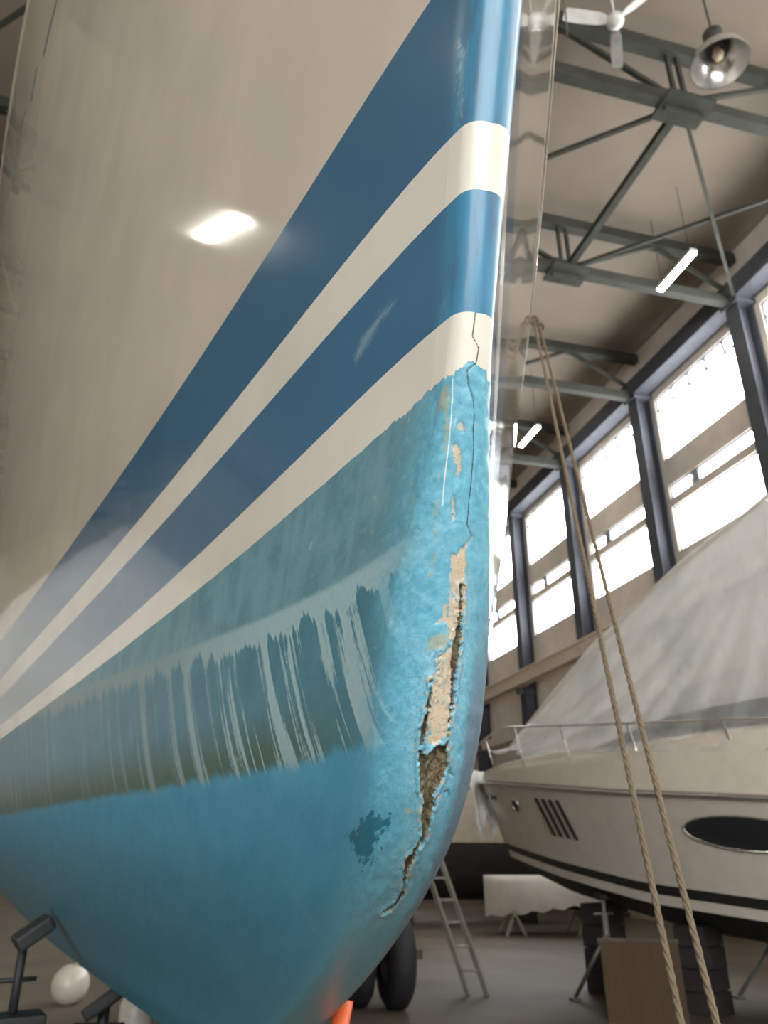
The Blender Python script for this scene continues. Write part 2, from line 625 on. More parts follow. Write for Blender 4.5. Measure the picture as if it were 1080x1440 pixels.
def fbm(x, y, seed=0, octaves=4):
    s, a, tot = 0.0, 1.0, 0.0
    for k in range(octaves):
        s = s + a * vnoise(x * 2 ** k, y * 2 ** k, seed + 7 * k)
        tot += a
        a *= 0.55
    return s / tot


# marks on the hull, as (girth, height) in metres
FEAT = {
    'B0': [(0.1262,2.4453),(0.2077,2.4338),(0.3048,2.4215),(0.39,2.4081),(0.496,2.3923),(0.6143,2.3811),(0.7618,2.3684),(1.0206,2.3368),(1.5895,2.3),(2.1385,2.2838),(2.9634,2.2767)],
    'B1': [(0.0087,2.2316),(0.031,2.2386),(0.0556,2.2473),(0.0758,2.2476),(0.1292,2.243),(0.2127,2.2364),(0.3015,2.2325),(0.4194,2.2183),(0.5378,2.2096),(0.8177,2.1992),(1.1681,2.174),(1.4899,2.1644),(2.0641,2.1471),(3.0345,2.1515)],
    'B2': [(0.0034,2.1598),(0.0276,2.165),(0.0472,2.1721),(0.0664,2.17),(0.1662,2.1657),(0.2823,2.1549),(0.4725,2.1477),(0.8116,2.1338),(1.1189,2.1135),(1.8541,2.0945),(3.0939,2.0891)],
    'B3': [(-0.0081,2.034),(0.0164,2.0336),(0.037,2.0377),(0.0616,2.038),(0.1437,2.0347),(0.2657,2.0289),(0.5129,2.0176),(0.8624,1.9949),(1.1542,1.9913),(1.866,1.983),(3.1807,1.995)],
    'B4': [(0.0117,1.977),(0.0277,1.9712),(0.1206,1.9651),(0.2514,1.9581),(0.4391,1.9503),(0.6977,1.9397),(0.9808,1.9332),(1.6516,1.9276),(3.2085,1.9459)],
    'tide': [(3.1583,2.0223),(1.5944,1.8872),(1.0677,1.8571),(0.7922,1.8395),(0.6412,1.8212),(0.5276,1.8265),(0.4269,1.8271),(0.3326,1.8122),(0.2511,1.8027),(0.182,1.8028),(0.1275,1.808),(0.0762,1.8094),(0.0347,1.8174),(0.0058,1.8229)],
    'slime': [(3.1746,1.6408),(2.1149,1.6357),(1.2714,1.6245),(0.7508,1.6134),(0.4792,1.6058),(0.3028,1.6045),(0.1461,1.6012),(0.059,1.6064),(0.0278,1.6186)],
    'gouge': [(0.0186,1.6079),(0.0136,1.5976),(0.0083,1.5962),(0.0057,1.5994),(-0.0024,1.6062),(-0.0124,1.6066),(-0.0187,1.5891),(-0.0162,1.5761),(-0.0116,1.5671),(-0.0082,1.5566),(-0.0112,1.5479),(-0.011,1.5379),(-0.0122,1.5226),(-0.0107,1.513),(-0.0056,1.5052),(-0.0049,1.4945),(-0.0039,1.4837),(-0.0073,1.4645),(-0.0046,1.4645),(0.0027,1.4787),(0.005,1.4951),(-0.0034,1.5088),(-0.0037,1.5212),(0.0029,1.539),(0.0034,1.5539),(0.0104,1.5662),(0.0172,1.5932)],
    'gougeR': [(-0.0084,1.7636),(-0.012,1.7641),(-0.015,1.7291),(-0.0165,1.7065),(-0.0158,1.6888),(-0.014,1.6735),(-0.0151,1.6485),(-0.0138,1.6384),(-0.0135,1.6185),(-0.0156,1.6038),(-0.0118,1.6036),(-0.0109,1.6184),(-0.0107,1.6382),(-0.0093,1.6606),(-0.0054,1.6879),(-0.0064,1.7081),(-0.0101,1.7235)],
    'gougeL': [(0.0077,1.6969),(0.0066,1.695),(0.006,1.6774),(0.0053,1.6675),(0.0067,1.6699),(0.0078,1.6824)],
    'gougeL2': [(0.0142,1.6693),(0.0121,1.6648),(0.0111,1.6499),(0.0128,1.6325),(0.013,1.6177),(0.0139,1.6054),(0.0191,1.603),(0.0201,1.6177),(0.0169,1.63),(0.0166,1.6424),(0.0143,1.6573)],
    'gougeC': [(-0.0036,1.4674),(-0.0056,1.4581),(-0.0038,1.4482),(0.0022,1.4412),(0.0079,1.4365),(0.0049,1.4324),(-0.0055,1.438),(-0.0083,1.4454),(-0.0096,1.4562),(-0.0076,1.4656)],
    'cream': [(0.0055,1.7927),(-0.009,1.7914),(-0.0125,1.7793),(-0.0131,1.7415),(-0.0125,1.7087),(-0.0086,1.6781),(-0.0116,1.6383),(-0.0104,1.6159),(-0.0021,1.6081),(0.0113,1.6055),(0.0139,1.6276),(0.0129,1.6573),(0.0083,1.6924),(-0.0038,1.7028),(0.0028,1.7277),(0.0035,1.7529)],
    'cream2': [(-0.0156,1.8127),(-0.0099,1.8017),(-0.0041,1.7987),(0.0033,1.7838),(0.0038,1.7606),(-0.0065,1.7367),(-0.018,1.738),(-0.0141,1.7688),(-0.0122,1.7998),(-0.0184,1.8121)],
    'cream3': [(0.0126,1.92),(0.0098,1.9233),(0.0051,1.92),(0.0034,1.9123),(0.0062,1.9115),(0.011,1.9142)],
    'cream4': [(0.0154,1.8998),(0.0091,1.9007),(0.0032,1.8897),(0.0036,1.8719),(0.0059,1.8582),(0.0092,1.8647),(0.0092,1.8782),(0.0133,1.8849)],
    'cream5': [(0.0104,1.8502),(0.0066,1.8425),(0.0048,1.8271),(0.0081,1.8246),(0.0104,1.8424)],
    'cream6': [(-0.0107,1.5579),(-0.0166,1.5598),(-0.0147,1.553),(-0.0109,1.5517)],
    'cream7': [(0.0053,1.7481),(0.0019,1.7303),(-0.0071,1.7232),(0.0068,1.725),(0.017,1.7236),(0.0096,1.7299),(0.0069,1.745)],
    'tan1': [(0.0366,1.9633),(0.0242,1.967),(0.0213,1.9337),(0.0202,1.8923),(0.0265,1.8921),(0.0278,1.9213),(0.0272,1.9327),(0.0434,1.9411),(0.0415,1.9475)],
    'tan2': [(0.0308,1.8496),(0.0239,1.8486),(0.022,1.8249),(0.0224,1.807),(0.0219,1.7691),(0.0271,1.7694),(0.0265,1.7939),(0.0254,1.8162)],
    'tan3': [(0.0252,1.8794),(0.0236,1.8791),(0.0259,1.8636),(0.0298,1.8642)],
    'tan4': [(0.156,1.893),(0.1454,1.8881),(0.1477,1.8824),(0.1585,1.8874)],
    'tan5': [(0.0642,1.8565),(0.0575,1.8519),(0.0581,1.8437),(0.064,1.8469)],
    'tan6': [(0.1455,1.8534),(0.1385,1.8504),(0.1366,1.8417),(0.1418,1.842)],
    'tan7': [(0.0234,1.7099),(0.0105,1.7161),(-0.0035,1.7128),(-0.0038,1.7028),(0.0094,1.6974),(0.0182,1.6948),(0.0226,1.6998)],
    'tan8': [(0.0259,1.5452),(0.0161,1.5476),(0.0055,1.5439),(0.0096,1.5377),(0.0196,1.5402)],
    'scuff': [(0.1388,2.1232),(0.1453,2.1081),(0.1766,2.1001),(0.2066,2.0875),(0.238,2.0757),(0.2517,2.0948),(0.2263,2.1165),(0.1845,2.123),(0.1544,2.1235)],
    'scuff2': [(0.0363,2.0656),(0.0346,2.0454),(0.0457,2.0439),(0.0499,2.0436),(0.0539,2.0432),(0.0532,2.0624),(0.0467,2.0663)],
    'teal': [(0.1093,1.5225),(0.088,1.53),(0.0745,1.54),(0.0628,1.5473),(0.0501,1.5418),(0.0336,1.539),(0.0332,1.5264),(0.0432,1.5188),(0.0411,1.5031),(0.0483,1.4855),(0.0716,1.495),(0.0908,1.5087)],
    'crackA': [(0.01,2.1575),(0.0106,2.1385),(0.0057,2.1081),(0.0043,2.063),(0.0021,2.0325),(0.0034,2.0087),(-0.0049,1.9981),(-0.003,1.9825),(0.006,1.9736),(0.0036,1.9599),(-0.0035,1.9469),(-0.0075,1.9272),(-0.0069,1.9157),(-0.0098,1.8982),(-0.01,1.8621),(-0.0099,1.8397),(-0.0101,1.8218),(-0.0165,1.8128)],
    'crackB': [(0.0215,1.9674),(0.0196,1.9472),(0.0188,1.9012),(0.0201,1.8674),(0.0195,1.8382)],
    'crackC': [(-0.005,1.4651),(-0.0054,1.4557),(-0.004,1.4467),(0.0032,1.439),(0.0063,1.435)],
    'crackD': [(-0.0181,1.5817),(-0.0233,1.5794),(-0.0292,1.5777)],
    'crackE': [(-0.0195,1.5614),(-0.0244,1.563),(-0.0285,1.5585)],
    'noscr': [(0.0637,2.3504),(0.0542,2.3548),(0.0357,2.3296),(0.0295,2.2956),(0.0338,2.2455),(0.0526,2.2583),(0.0571,2.3073)],
    'cove1': [(2.7124,4.4189),(2.8255,4.4094),(2.9232,4.378)],
    'cove2': [(3.0907,4.4586),(3.1284,4.4224),(3.165,4.3816)],
    'cove3': [(3.3446,4.4643),(3.6152,4.4214),(3.9527,4.3402)],
}



def seg_dist(px, py, poly, closed):
    n = len(poly)
    d = np.full(px.shape, 9.0)
    for i in range(n if closed else n - 1):
        ax, ay = poly[i]
        bx, by = poly[(i + 1) % n]
        ux, uy = bx - ax, by - ay
        t = np.clip(((px - ax) * ux + (py - ay) * uy) / (ux * ux + uy * uy + 1e-12), 0, 1)
        d = np.minimum(d, np.hypot(px - ax - t * ux, py - ay - t * uy))
    return d


def poly_sd(px, py, names, lim=0.03):
    """signed distance to the union of polygons: positive inside, clipped to +-lim"""
    out = np.full(px.shape, -lim)
    for nm in names:
        poly = FEAT[nm]
        xs, ys = [p[0] for p in poly], [p[1] for p in poly]
        m = (px > min(xs) - lim) & (px < max(xs) + lim) & (py > min(ys) - lim) & (py < max(ys) + lim)
        if not m.any():
            continue
        X, Y = px[m], py[m]
        d = seg_dist(X, Y, poly, True)
        ins = np.zeros(X.shape, bool)
        for i in range(len(poly)):
            (ax, ay), (bx, by) = poly[i], poly[i - 1]
            c = ((ay > Y) != (by > Y)) & (X < (bx - ax) * (Y - ay) / (by - ay + 1e-12) + ax)
            ins ^= c
        out[m] = np.maximum(out[m], np.clip(np.where(ins, d, -d), -lim, lim))
    return out


def line_d(px, py, names, lim=0.02):
    out = np.full(px.shape, lim)
    for nm in names:
        poly = FEAT[nm]
        xs, ys = [p[0] for p in poly], [p[1] for p in poly]
        m = (px > min(xs) - lim) & (px < max(xs) + lim) & (py > min(ys) - lim) & (py < max(ys) + lim)
        if m.any():
            out[m] = np.minimum(out[m], seg_dist(px[m], py[m], poly, False))
    return out


def curve_fit(name, deg=3):
    q = sorted(FEAT[name])
    g = np.array([max(p[0], 0) for p in q])
    z = np.array([p[1] for p in q])
    w = np.where(g < 1.5, 1.0, 0.6)
    co = np.polyfit(np.log(g + 0.25), z, deg, w=w)
    lo, hi = z.min() - 0.01, z.max() + 0.02
    return lambda G: np.clip(np.polyval(co, np.log(np.minimum(np.abs(G), q[-1][0]) + 0.25)), lo, hi)


EDGE = [curve_fit('B%d' % k) for k in range(5)]
TIDE, SLIME = curve_fit('tide', 2), curve_fit('slime', 2)


def grow(a, b, s0, k, smax):
    out, s = [a], s0
    while out[-1] < b:
        out.append(out[-1] + s)
        s = min(s * k, smax)
    return out


gl = list(np.arange(0, 0.05, 0.001)) + grow(0.05, 6.2, 0.0011, 1.022, 0.12)
gr = list(np.arange(0.001, 0.045, 0.001)) + grow(0.045, 6.2, 0.0013, 1.06, 0.25)
GG = np.array([-x for x in gr[::-1]] + gl)

hull_boat = empty('sailing_boat', (0, 0, 0))
tag(hull_boat, 'big white boat with dark blue stripes and a cracked light blue bow', 'boat')


def grid_mesh(name, G, Z, P, m, parent, keep=None):
    n, k = G.shape
    idx = np.arange(n * k).reshape(n, k)
    F = np.stack([idx[:-1, :-1], idx[:-1, 1:], idx[1:, 1:], idx[1:, :-1]], -1).reshape(-1, 4)
    if keep is not None:
        F = F[keep.reshape(-1)]
        used = np.unique(F)
        remap = np.full(n * k, -1)
        remap[used] = np.arange(len(used))
        F = remap[F]
    else:
        used = np.arange(n * k)
    V = P.reshape(-1, 3)[used]
    me = bpy.data.meshes.new(name)
    me.vertices.add(len(V))
    me.vertices.foreach_set('co', V.astype(np.float32).ravel())
    me.loops.add(len(F) * 4)
    me.polygons.add(len(F))
    me.polygons.foreach_set('loop_start', np.arange(0, len(F) * 4, 4, dtype=np.int32))
    me.loops.foreach_set('vertex_index', F.astype(np.int32).ravel())
    me.polygons.foreach_set('use_smooth', np.ones(len(F), dtype=bool))
    me.update(calc_edges=True)
    me.validate()
    o = link(name, me, m, parent)
    return o, used


def put_attr(o, used, name, arr):
    a = o.data.attributes.new(name, 'FLOAT', 'POINT')
    a.data.foreach_set('value', arr.reshape(-1)[used].astype(np.float32))


def put_uv(o, used, G, Z, Y):
    a = o.data.attributes.new('girth', 'FLOAT_VECTOR', 'POINT')
    v = np.stack([G.reshape(-1)[used], Z.reshape(-1)[used], Y.reshape(-1)[used]], -1)
    a.data.foreach_set('vector', v.astype(np.float32).ravel())


def vec_attr(g, name='girth'):
    n = g.t.nodes.new('ShaderNodeAttribute')
    n.attribute_name = name
    return g.stretch(n.outputs['Vector'], (1, 1, 0))


# ---- paints
def gelcoat(name, col, rough, mark=None, mark_col=None, stem_col=None, brush_ang=0.42, brush_s=(25, 220, 1), mark_op=0.6):
    g = NG(name)
    v = vec_attr(g)
    blotch = g.noise(v, 3.0, 4.0)
    c = g.mix(g.step(blotch, 0.3, 0.75), tuple(x * 0.93 for x in col), tuple(min(1, x * 1.05) for x in col))
    fine = g.noise(v, 900.0, 3.0)
    if mark:
        f = g.attr(mark)
        rot = g.t.nodes.new('ShaderNodeVectorRotate')
        rot.rotation_type = 'Z_AXIS'
        g.t.links.new(v, rot.inputs['Vector'])
        rot.inputs['Angle'].default_value = brush_ang
        brush = g.noise(g.stretch(rot.outputs[0], brush_s), 1.0, 6.0, 0.75)
        c = g.mix(g.math('MULTIPLY', g.step(g.math('ADD', g.math('MULTIPLY_ADD', brush, 4.0, -2.1), f), 0.1, 1.0), mark_op), c, mark_col)
    cr = g.attr('crack')
    wob = g.math('MULTIPLY_ADD', g.noise(v, 260.0, 4.0), 0.10, cr)
    c = g.mix(g.step(wob, 0.17, 0.085), c, (0.10, 0.07, 0.045))
    pit = g.noise(v, 160.0, 2.0)
    c = g.mix(g.math('MULTIPLY', g.step(pit, 0.80, 0.84), 0.5), c, (0.75, 0.78, 0.78))
    sx = g.t.nodes.new('ShaderNodeSeparateXYZ')
    g.t.links.new(v, sx.inputs[0])
    worn = g.step(g.math('ABSOLUTE', sx.outputs[0]), 0.075, 0.035)
    if stem_col:
        patchy = g.noise(g.stretch(v, (60, 9, 1)), 1.0, 4.0)
        c = g.mix(g.math('MULTIPLY', worn, g.step(patchy, 0.30, 0.62)), c, stem_col)
    g.set(Base_Color=c, Roughness=g.math('ADD', g.math('MULTIPLY_ADD', blotch, 0.03, rough), g.math('MULTIPLY', worn, 0.24)))
    g.p.inputs['IOR'].default_value = 1.5
    g.t.links.new(g.math('MULTIPLY_ADD', worn, -0.5, 0.6), g.p.inputs['Coat Weight'])
    g.p.inputs['Coat Roughness'].default_value = rough * 0.5
    return g.m


M_topside = gelcoat('cream_gelcoat', (0.66, 0.575, 0.455), 0.05)
M_white = gelcoat('white_stripe_paint', (0.78, 0.725, 0.61), 0.16)
M_blue_up = gelcoat('upper_blue_paint', (0.062, 0.155, 0.245), 0.10, 'mark', (0.50, 0.66, 0.70), (0.05, 0.225, 0.36), 0.0, (170, 120, 1), 1.0)
M_blue_lo = gelcoat('lower_blue_paint', (0.066, 0.170, 0.275), 0.12, 'mark', (0.30, 0.43, 0.48), (0.055, 0.24, 0.39))


def antifouling():
    g = NG('worn_light_blue_antifouling')
    v = vec_attr(g)
    sep = g.t.nodes.new('ShaderNodeSeparateXYZ')
    g.t.links.new(v, sep.inputs[0])
    girth = g.math('ABSOLUTE', sep.outputs[0])
    tide, slime = g.attr('tide'), g.attr('slime')          # metres above the tide line / the slime line
    mott = g.noise(v, 14.0, 6.0, 0.65)
    fine = g.noise(v, 120.0, 5.0, 0.65)
    grit = g.noise(v, 420.0, 3.0, 0.6)
    # old paint above the tide line
    c_old = g.mix(g.step(mott, 0.35, 0.65), (0.100, 0.235, 0.275), (0.155, 0.320, 0.365))
    c_old = g.mix(g.math('MULTIPLY', g.step(fine, 0.52, 0.66), 0.35), c_old, (0.26, 0.43, 0.46))
    faint = g.noise(g.stretch(v, (24, 2.0, 1)), 1.0, 4.0, 0.6)
    c_old = g.mix(g.math('MULTIPLY', g.step(faint, 0.48, 0.62), 0.35), c_old, (0.24, 0.39, 0.40))
    # drips between tide line and slime line
    vv = g.stretch(v, (1, 1, 1))
    warp = g.math('MULTIPLY_ADD', mott, 0.02, girth)
    comb = g.t.nodes.new('ShaderNodeCombineXYZ')
    raw = g.t.nodes.new('ShaderNodeAttribute')
    raw.attribute_name = 'girth'
    sep2 = g.t.nodes.new('ShaderNodeSeparateXYZ')
    g.t.links.new(raw.outputs['Vector'], sep2.inputs[0])
    fall = g.math('ADD', sep2.outputs[2], g.math('MULTIPLY', sep2.outputs[1], -0.28))
    g.t.links.new(g.math('POWER', g.math('ADD', fall, 0.95), 0.75), comb.inputs[0])
    g.t.links.new(sep.outputs[1], comb.inputs[1])
    st = g.noise(g.stretch(comb.outputs[0], (27, 1.1, 1)), 1.0, 6.0, 0.64)
    dn = g.math('DIVIDE', g.math('MULTIPLY', tide, -1.0), g.math('MAXIMUM', g.math('SUBTRACT', slime, tide), 0.03), clamp=True)
    th = g.math('MULTIPLY_ADD', g.step(dn, 0.0, 0.22), 0.22, 0.32)
    drip = g.step(g.math('SUBTRACT', g.math('MULTIPLY_ADD', fine, 0.05, st), th), 0.0, g.math('MULTIPLY_ADD', g.step(girth, 0.35, 1.0), 0.09, 0.04))
    c_dark = g.mix(g.step(mott, 0.3, 0.7), (0.055, 0.180, 0.230), (0.078, 0.225, 0.285))
    c_dark = g.mix(g.math('MULTIPLY', g.step(dn, 0.55, 0.95), g.step(girth, 0.05, 0.35)), c_dark, (0.080, 0.142, 0.105))
    c_chalk = g.mix(fine, (0.24, 0.38, 0.40), (0.40, 0.56, 0.57))
    c_chalk = g.mix(g.math('MULTIPLY', g.step(girth, 0.35, 1.0), 0.55), c_chalk, (0.13, 0.18, 0.16))
    c_mid = g.mix(drip, c_dark, c_chalk)
    c = g.mix(g.step(g.math('MULTIPLY_ADD', mott, 0.006, tide), 0.0, 0.010), c_mid, c_old)
    # cleaner blue below the slime line
    run = g.noise(g.stretch(comb.outputs[0], (40, 1.6, 1)), 1.0, 5.0, 0.6)
    c_low = g.mix(g.step(mott, 0.3, 0.7), (0.068, 0.300, 0.450), (0.098, 0.370, 0.530))
    c_low = g.mix(g.math('MULTIPLY', g.step(run, 0.55, 0.7), 0.25), c_low, (0.18, 0.40, 0.50))
    c_low = g.mix(g.math('MULTIPLY', g.step(fine, 0.6, 0.72), 0.25), c_low, (0.05, 0.20, 0.28))
    edge = g.math('ADD', slime, g.math('MULTIPLY_ADD', st, 0.05, -0.025))
    c = g.mix(g.step(edge, -0.008, 0.010), c_low, c)
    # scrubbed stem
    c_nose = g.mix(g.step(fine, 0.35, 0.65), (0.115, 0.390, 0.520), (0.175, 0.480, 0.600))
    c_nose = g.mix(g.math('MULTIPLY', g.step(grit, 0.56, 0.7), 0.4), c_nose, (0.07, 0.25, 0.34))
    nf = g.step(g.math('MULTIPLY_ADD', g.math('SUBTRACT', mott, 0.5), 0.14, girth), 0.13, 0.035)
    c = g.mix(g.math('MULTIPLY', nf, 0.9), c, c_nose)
    # the far side of the stem turns grey-blue lower down
    far_grey = g.step(g.math('MULTIPLY_ADD', g.math('SUBTRACT', fine, 0.5), 0.02, sep.outputs[0]), -0.026, -0.046)
    c = g.mix(g.math('MULTIPLY', far_grey, g.step(sep.outputs[1], 1.80, 1.62)), c, (0.15, 0.225, 0.29))
    # older darker teal showing through
    t_ = g.math('ADD', g.attr('teal'), g.math('MULTIPLY_ADD', fine, 5.2, -2.75))
    c = g.mix(g.step(t_, -0.1, 0.25), c, (0.030, 0.175, 0.250))
    # buff primer and cream filler where paint is gone
    n_ = g.math('ADD', g.attr('tan'), g.math('MULTIPLY_ADD', fine, 2.2, -1.15))
    c = g.mix(g.math('MULTIPLY', g.step(n_, -0.05, 0.35), 0.75), c, (0.36, 0.37, 0.24))
    k_ = g.math('ADD', g.attr('cream'), g.math('MULTIPLY_ADD', g.noise(v, 200.0, 5.0, 0.7), 2.4, -1.25))
    c_cream = g.mix(g.step(grit, 0.4, 0.7), (0.66, 0.49, 0.32), (0.46, 0.40, 0.27))
    pale = g.noise(g.stretch(v, (90, 35, 1)), 1.0, 4.0, 0.6)
    c_cream = g.mix(g.step(pale, 0.50, 0.60), c_cream, (0.40, 0.44, 0.36))
    k_ = g.math('SUBTRACT', k_, g.math('MULTIPLY', g.step(g.noise(v, 70.0, 4.0, 0.6), 0.60, 0.66), 1.6))
    kk = g.step(k_, -0.02, 0.10)
    c = g.mix(kk, c, c_cream)
    # peeled rim round the gouge, then the cracks
    rim = g.attr('gouge')
    c = g.mix(g.math('MULTIPLY', g.step(g.math('MULTIPLY_ADD', fine, 0.8, rim), -0.05, 0.15), g.step(fine, 0.5, 0.6)), c, (0.45, 0.40, 0.29))
    cr = g.math('MULTIPLY_ADD', g.noise(v, 300.0, 4.0), 0.13, g.attr('crack'))
    c = g.mix(g.step(cr, 0.17, 0.07), c, (0.055, 0.04, 0.028))
    lc = g.math('MULTIPLY_ADD', g.noise(v, 300.0, 4.0), 0.10, g.attr('flakeline'))
    c = g.mix(g.step(lc, 0.16, 0.08), c, (0.72, 0.74, 0.66))
    fl = g.noise(g.stretch(v, (1, 1, 1)), 75.0, 6.0, 0.75, 1.2)
    c = g.mix(g.math('MULTIPLY', g.step(fl, 0.66, 0.69), g.step(girth, 0.25, 0.05)), c, (0.50, 0.60, 0.57))
    close = g.step(rim, -2.6, -0.3)
    fl2 = g.noise(g.stretch(v, (1.4, 0.8, 1)), 190.0, 5.0, 0.7, 1.6)
    c = g.mix(g.math('MULTIPLY', g.step(g.math('ABSOLUTE', g.math('SUBTRACT', fl2, 0.52)), 0.016, 0.004), close), c, (0.62, 0.66, 0.60))
    c = g.mix(g.math('MULTIPLY', g.math('MULTIPLY', g.step(fl2, 0.60, 0.66), close), 0.8), c, (0.055, 0.20, 0.26))
    fleck = g.noise(g.stretch(v, (1, 0.45, 1)), 95.0, 5.0, 0.7, 1.0)
    where = g.math('MULTIPLY', g.step(g.math('SUBTRACT', mott, 0.5), 0.0, 0.12), g.math('MULTIPLY', g.step(girth, 0.5, 0.2), g.step(tide, -0.02, 0.03)))
    c = g.mix(g.math('MULTIPLY', g.step(fleck, 0.63, 0.66), where), c, (0.42, 0.56, 0.58))
    g.set(Base_Color=c, Roughness=g.math('MULTIPLY_ADD', fine, 0.25, 0.22))
    h = g.math('ADD', g.math('MULTIPLY', fine, 0.6), g.math('ADD', g.math('MULTIPLY', grit, 0.3), g.math('MULTIPLY', kk, -0.8)))
    h = g.math('ADD', h, g.math('MULTIPLY', g.math('MULTIPLY', fl, g.step(girth, 0.16, 0.04)), 1.6))
    g.bump(h, 0.5, 0.0012)
    return g.m


def core_material():
    g = NG('crumbling_brown_core')
    v = vec_attr(g)
    a = g.noise(v, 110.0, 6.0, 0.7, 0.8)
    b = g.noise(v, 420.0, 4.0, 0.7)
    c = g.mix(g.step(a, 0.3, 0.7), (0.070, 0.052, 0.030), (0.34, 0.27, 0.145))
    c = g.mix(g.math('MULTIPLY', g.step(b, 0.58, 0.7), 0.6), c, (0.46, 0.40, 0.26))
    c = g.mix(g.math('MULTIPLY', g.step(b, 0.42, 0.32), 0.7), c, (0.03, 0.024, 0.017))
    g.set(Base_Color=c, Roughness=0.85)
    g.bump(g.math('ADD', a, b), 1.0, 0.003)
    return g.m


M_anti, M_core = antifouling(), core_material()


def band(name, top, bot, rows, m, mark=()):
    w = np.linspace(0, 1, rows)[:, None]
    G = GG[None, :] + 0 * w
    Z = top(GG)[None] * (1 - w) + bot(GG)[None] * w
    P = hull_xyz(G, Z)
    o, used = grid_mesh(name, G, Z, P, m, hull_boat)
    put_uv(o, used, G, Z, P[..., 1])
    put_attr(o, used, 'crack', line_d(G, Z, ['crackA']) / 0.01)
    if mark:
        put_attr(o, used, 'mark', np.clip(poly_sd(G, Z, mark) / 0.012, -1, 1))
    return o


def edge4(G):
    z = EDGE[4](G)
    j = (fbm(G * 160, G * 0 + 3.3, 5, 4) - 0.5) * 0.016 + (fbm(G * 30, G * 0 + 9.1, 8, 2) - 0.5) * 0.012
    near = np.clip(1 - np.abs(G) / 0.25, 0.12, 1)
    return z + j * near + np.where(np.abs(G) < 0.02, 0.006, 0)


band('topside_hull', sheer, EDGE[0], 140, M_topside)
band('upper_blue_stripe', EDGE[0], EDGE[1], 50, M_blue_up, ['noscr'])
band('upper_white_stripe', EDGE[1], EDGE[2], 24, M_white)
band('lower_blue_stripe', EDGE[2], EDGE[3], 36, M_blue_lo, ['scuff', 'scuff2'])
band('lower_white_stripe', EDGE[3], edge4, 24, M_white)

# underwater body: fine rows where the damage is
zf = np.concatenate([np.arange(0, 0.56, 0.0013), np.arange(0.56, 0.985, 0.0045), [0.985]])
top4 = edge4(GG)
Z = top4[None] - zf[:, None] / 0.985 * (top4[None] - HZ[0])
G = GG[None] + 0 * Z
P = hull_xyz(G, Z)
dPg = np.gradient(P, axis=1)
dPz = np.gradient(P, axis=0)
NRM = np.cross(dPg, dPz)
NRM /= np.linalg.norm(NRM, axis=-1, keepdims=True) + 1e-12
out_dir = P - np.stack([0 * G, P[..., 1] + 0.15, Z + 0.05], -1)
NRM *= np.sign(np.sum(NRM * out_dir, -1, keepdims=True))
rag = (fbm(G * 330, Z * 330, 11, 4) - 0.5)
g_sd = poly_sd(G, Z, ['gouge', 'gougeR', 'gougeL', 'gougeL2', 'gougeC']) + rag * 0.006
c_sd = poly_sd(G, Z, ['cream', 'cream2', 'cream3', 'cream4', 'cream5', 'cream6', 'cream7'])
t_sd = poly_sd(G, Z, ['tan%d' % k for k in range(1, 9)])
e_sd = poly_sd(G, Z, ['teal'])
ck = line_d(G, Z, ['crackA', 'crackC', 'crackD', 'crackE'])
fk = line_d(G, Z, ['crackB'])


def sstep(x, a, b):
    t = np.clip((x - a) / (b - a), 0, 1)
    return t * t * (3 - 2 * t)


rough_in = fbm(G * 160, Z * 110, 21, 5) - 0.5
near_stem = sstep(np.abs(G), 0.16, 0.03) * sstep(Z, 1.36, 1.46)
disp = -sstep(g_sd, -0.0006, 0.004) * (0.0075 + 0.013 * rough_in)
disp += sstep(g_sd, -0.006, -0.0006) * sstep(g_sd, 0.0004, -0.0006) * 0.0016 * (0.4 + 2 * (fbm(G * 240, Z * 240, 31, 3)))
disp -= sstep(c_sd, -0.002, 0.001) * 0.0010
disp -= 0.0016 * np.exp(-(ck / 0.0011) ** 2)
disp += near_stem * (fbm(G * 70, Z * 70, 41, 4) - 0.5) * 0.0022
P = P + NRM * disp[..., None]
fc = 0.25 * (g_sd[:-1, :-1] + g_sd[1:, :-1] + g_sd[:-1, 1:] + g_sd[1:, 1:])
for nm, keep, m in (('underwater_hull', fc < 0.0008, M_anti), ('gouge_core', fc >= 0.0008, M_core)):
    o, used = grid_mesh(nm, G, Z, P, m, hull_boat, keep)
    put_uv(o, used, G, Z, P[..., 1])
    if nm == 'underwater_hull':
        put_attr(o, used, 'crack', ck / 0.01)
        put_attr(o, used, 'flakeline', fk / 0.01)
        put_attr(o, used, 'gouge', g_sd / 0.01)
        put_attr(o, used, 'cream', c_sd / 0.006)
        put_attr(o, used, 'tan', t_sd / 0.008)
        put_attr(o, used, 'teal', e_sd / 0.012)
        put_attr(o, used, 'tide', Z - TIDE(G))
        put_attr(o, used, 'slime', Z - SLIME(G))
    else:
        o['label'] = 'brown crumbling core exposed in the split stem'

# cove line in broken dashes below the rail, on the pictured side
M_cove = mat('dark_blue_cove_line', (0.02, 0.035, 0.06), 0.15, coat=0.5)
M_trimmetal = mat('polished_rail', (0.62, 0.60, 0.55), 0.18, metal=0.9, var=0.03)


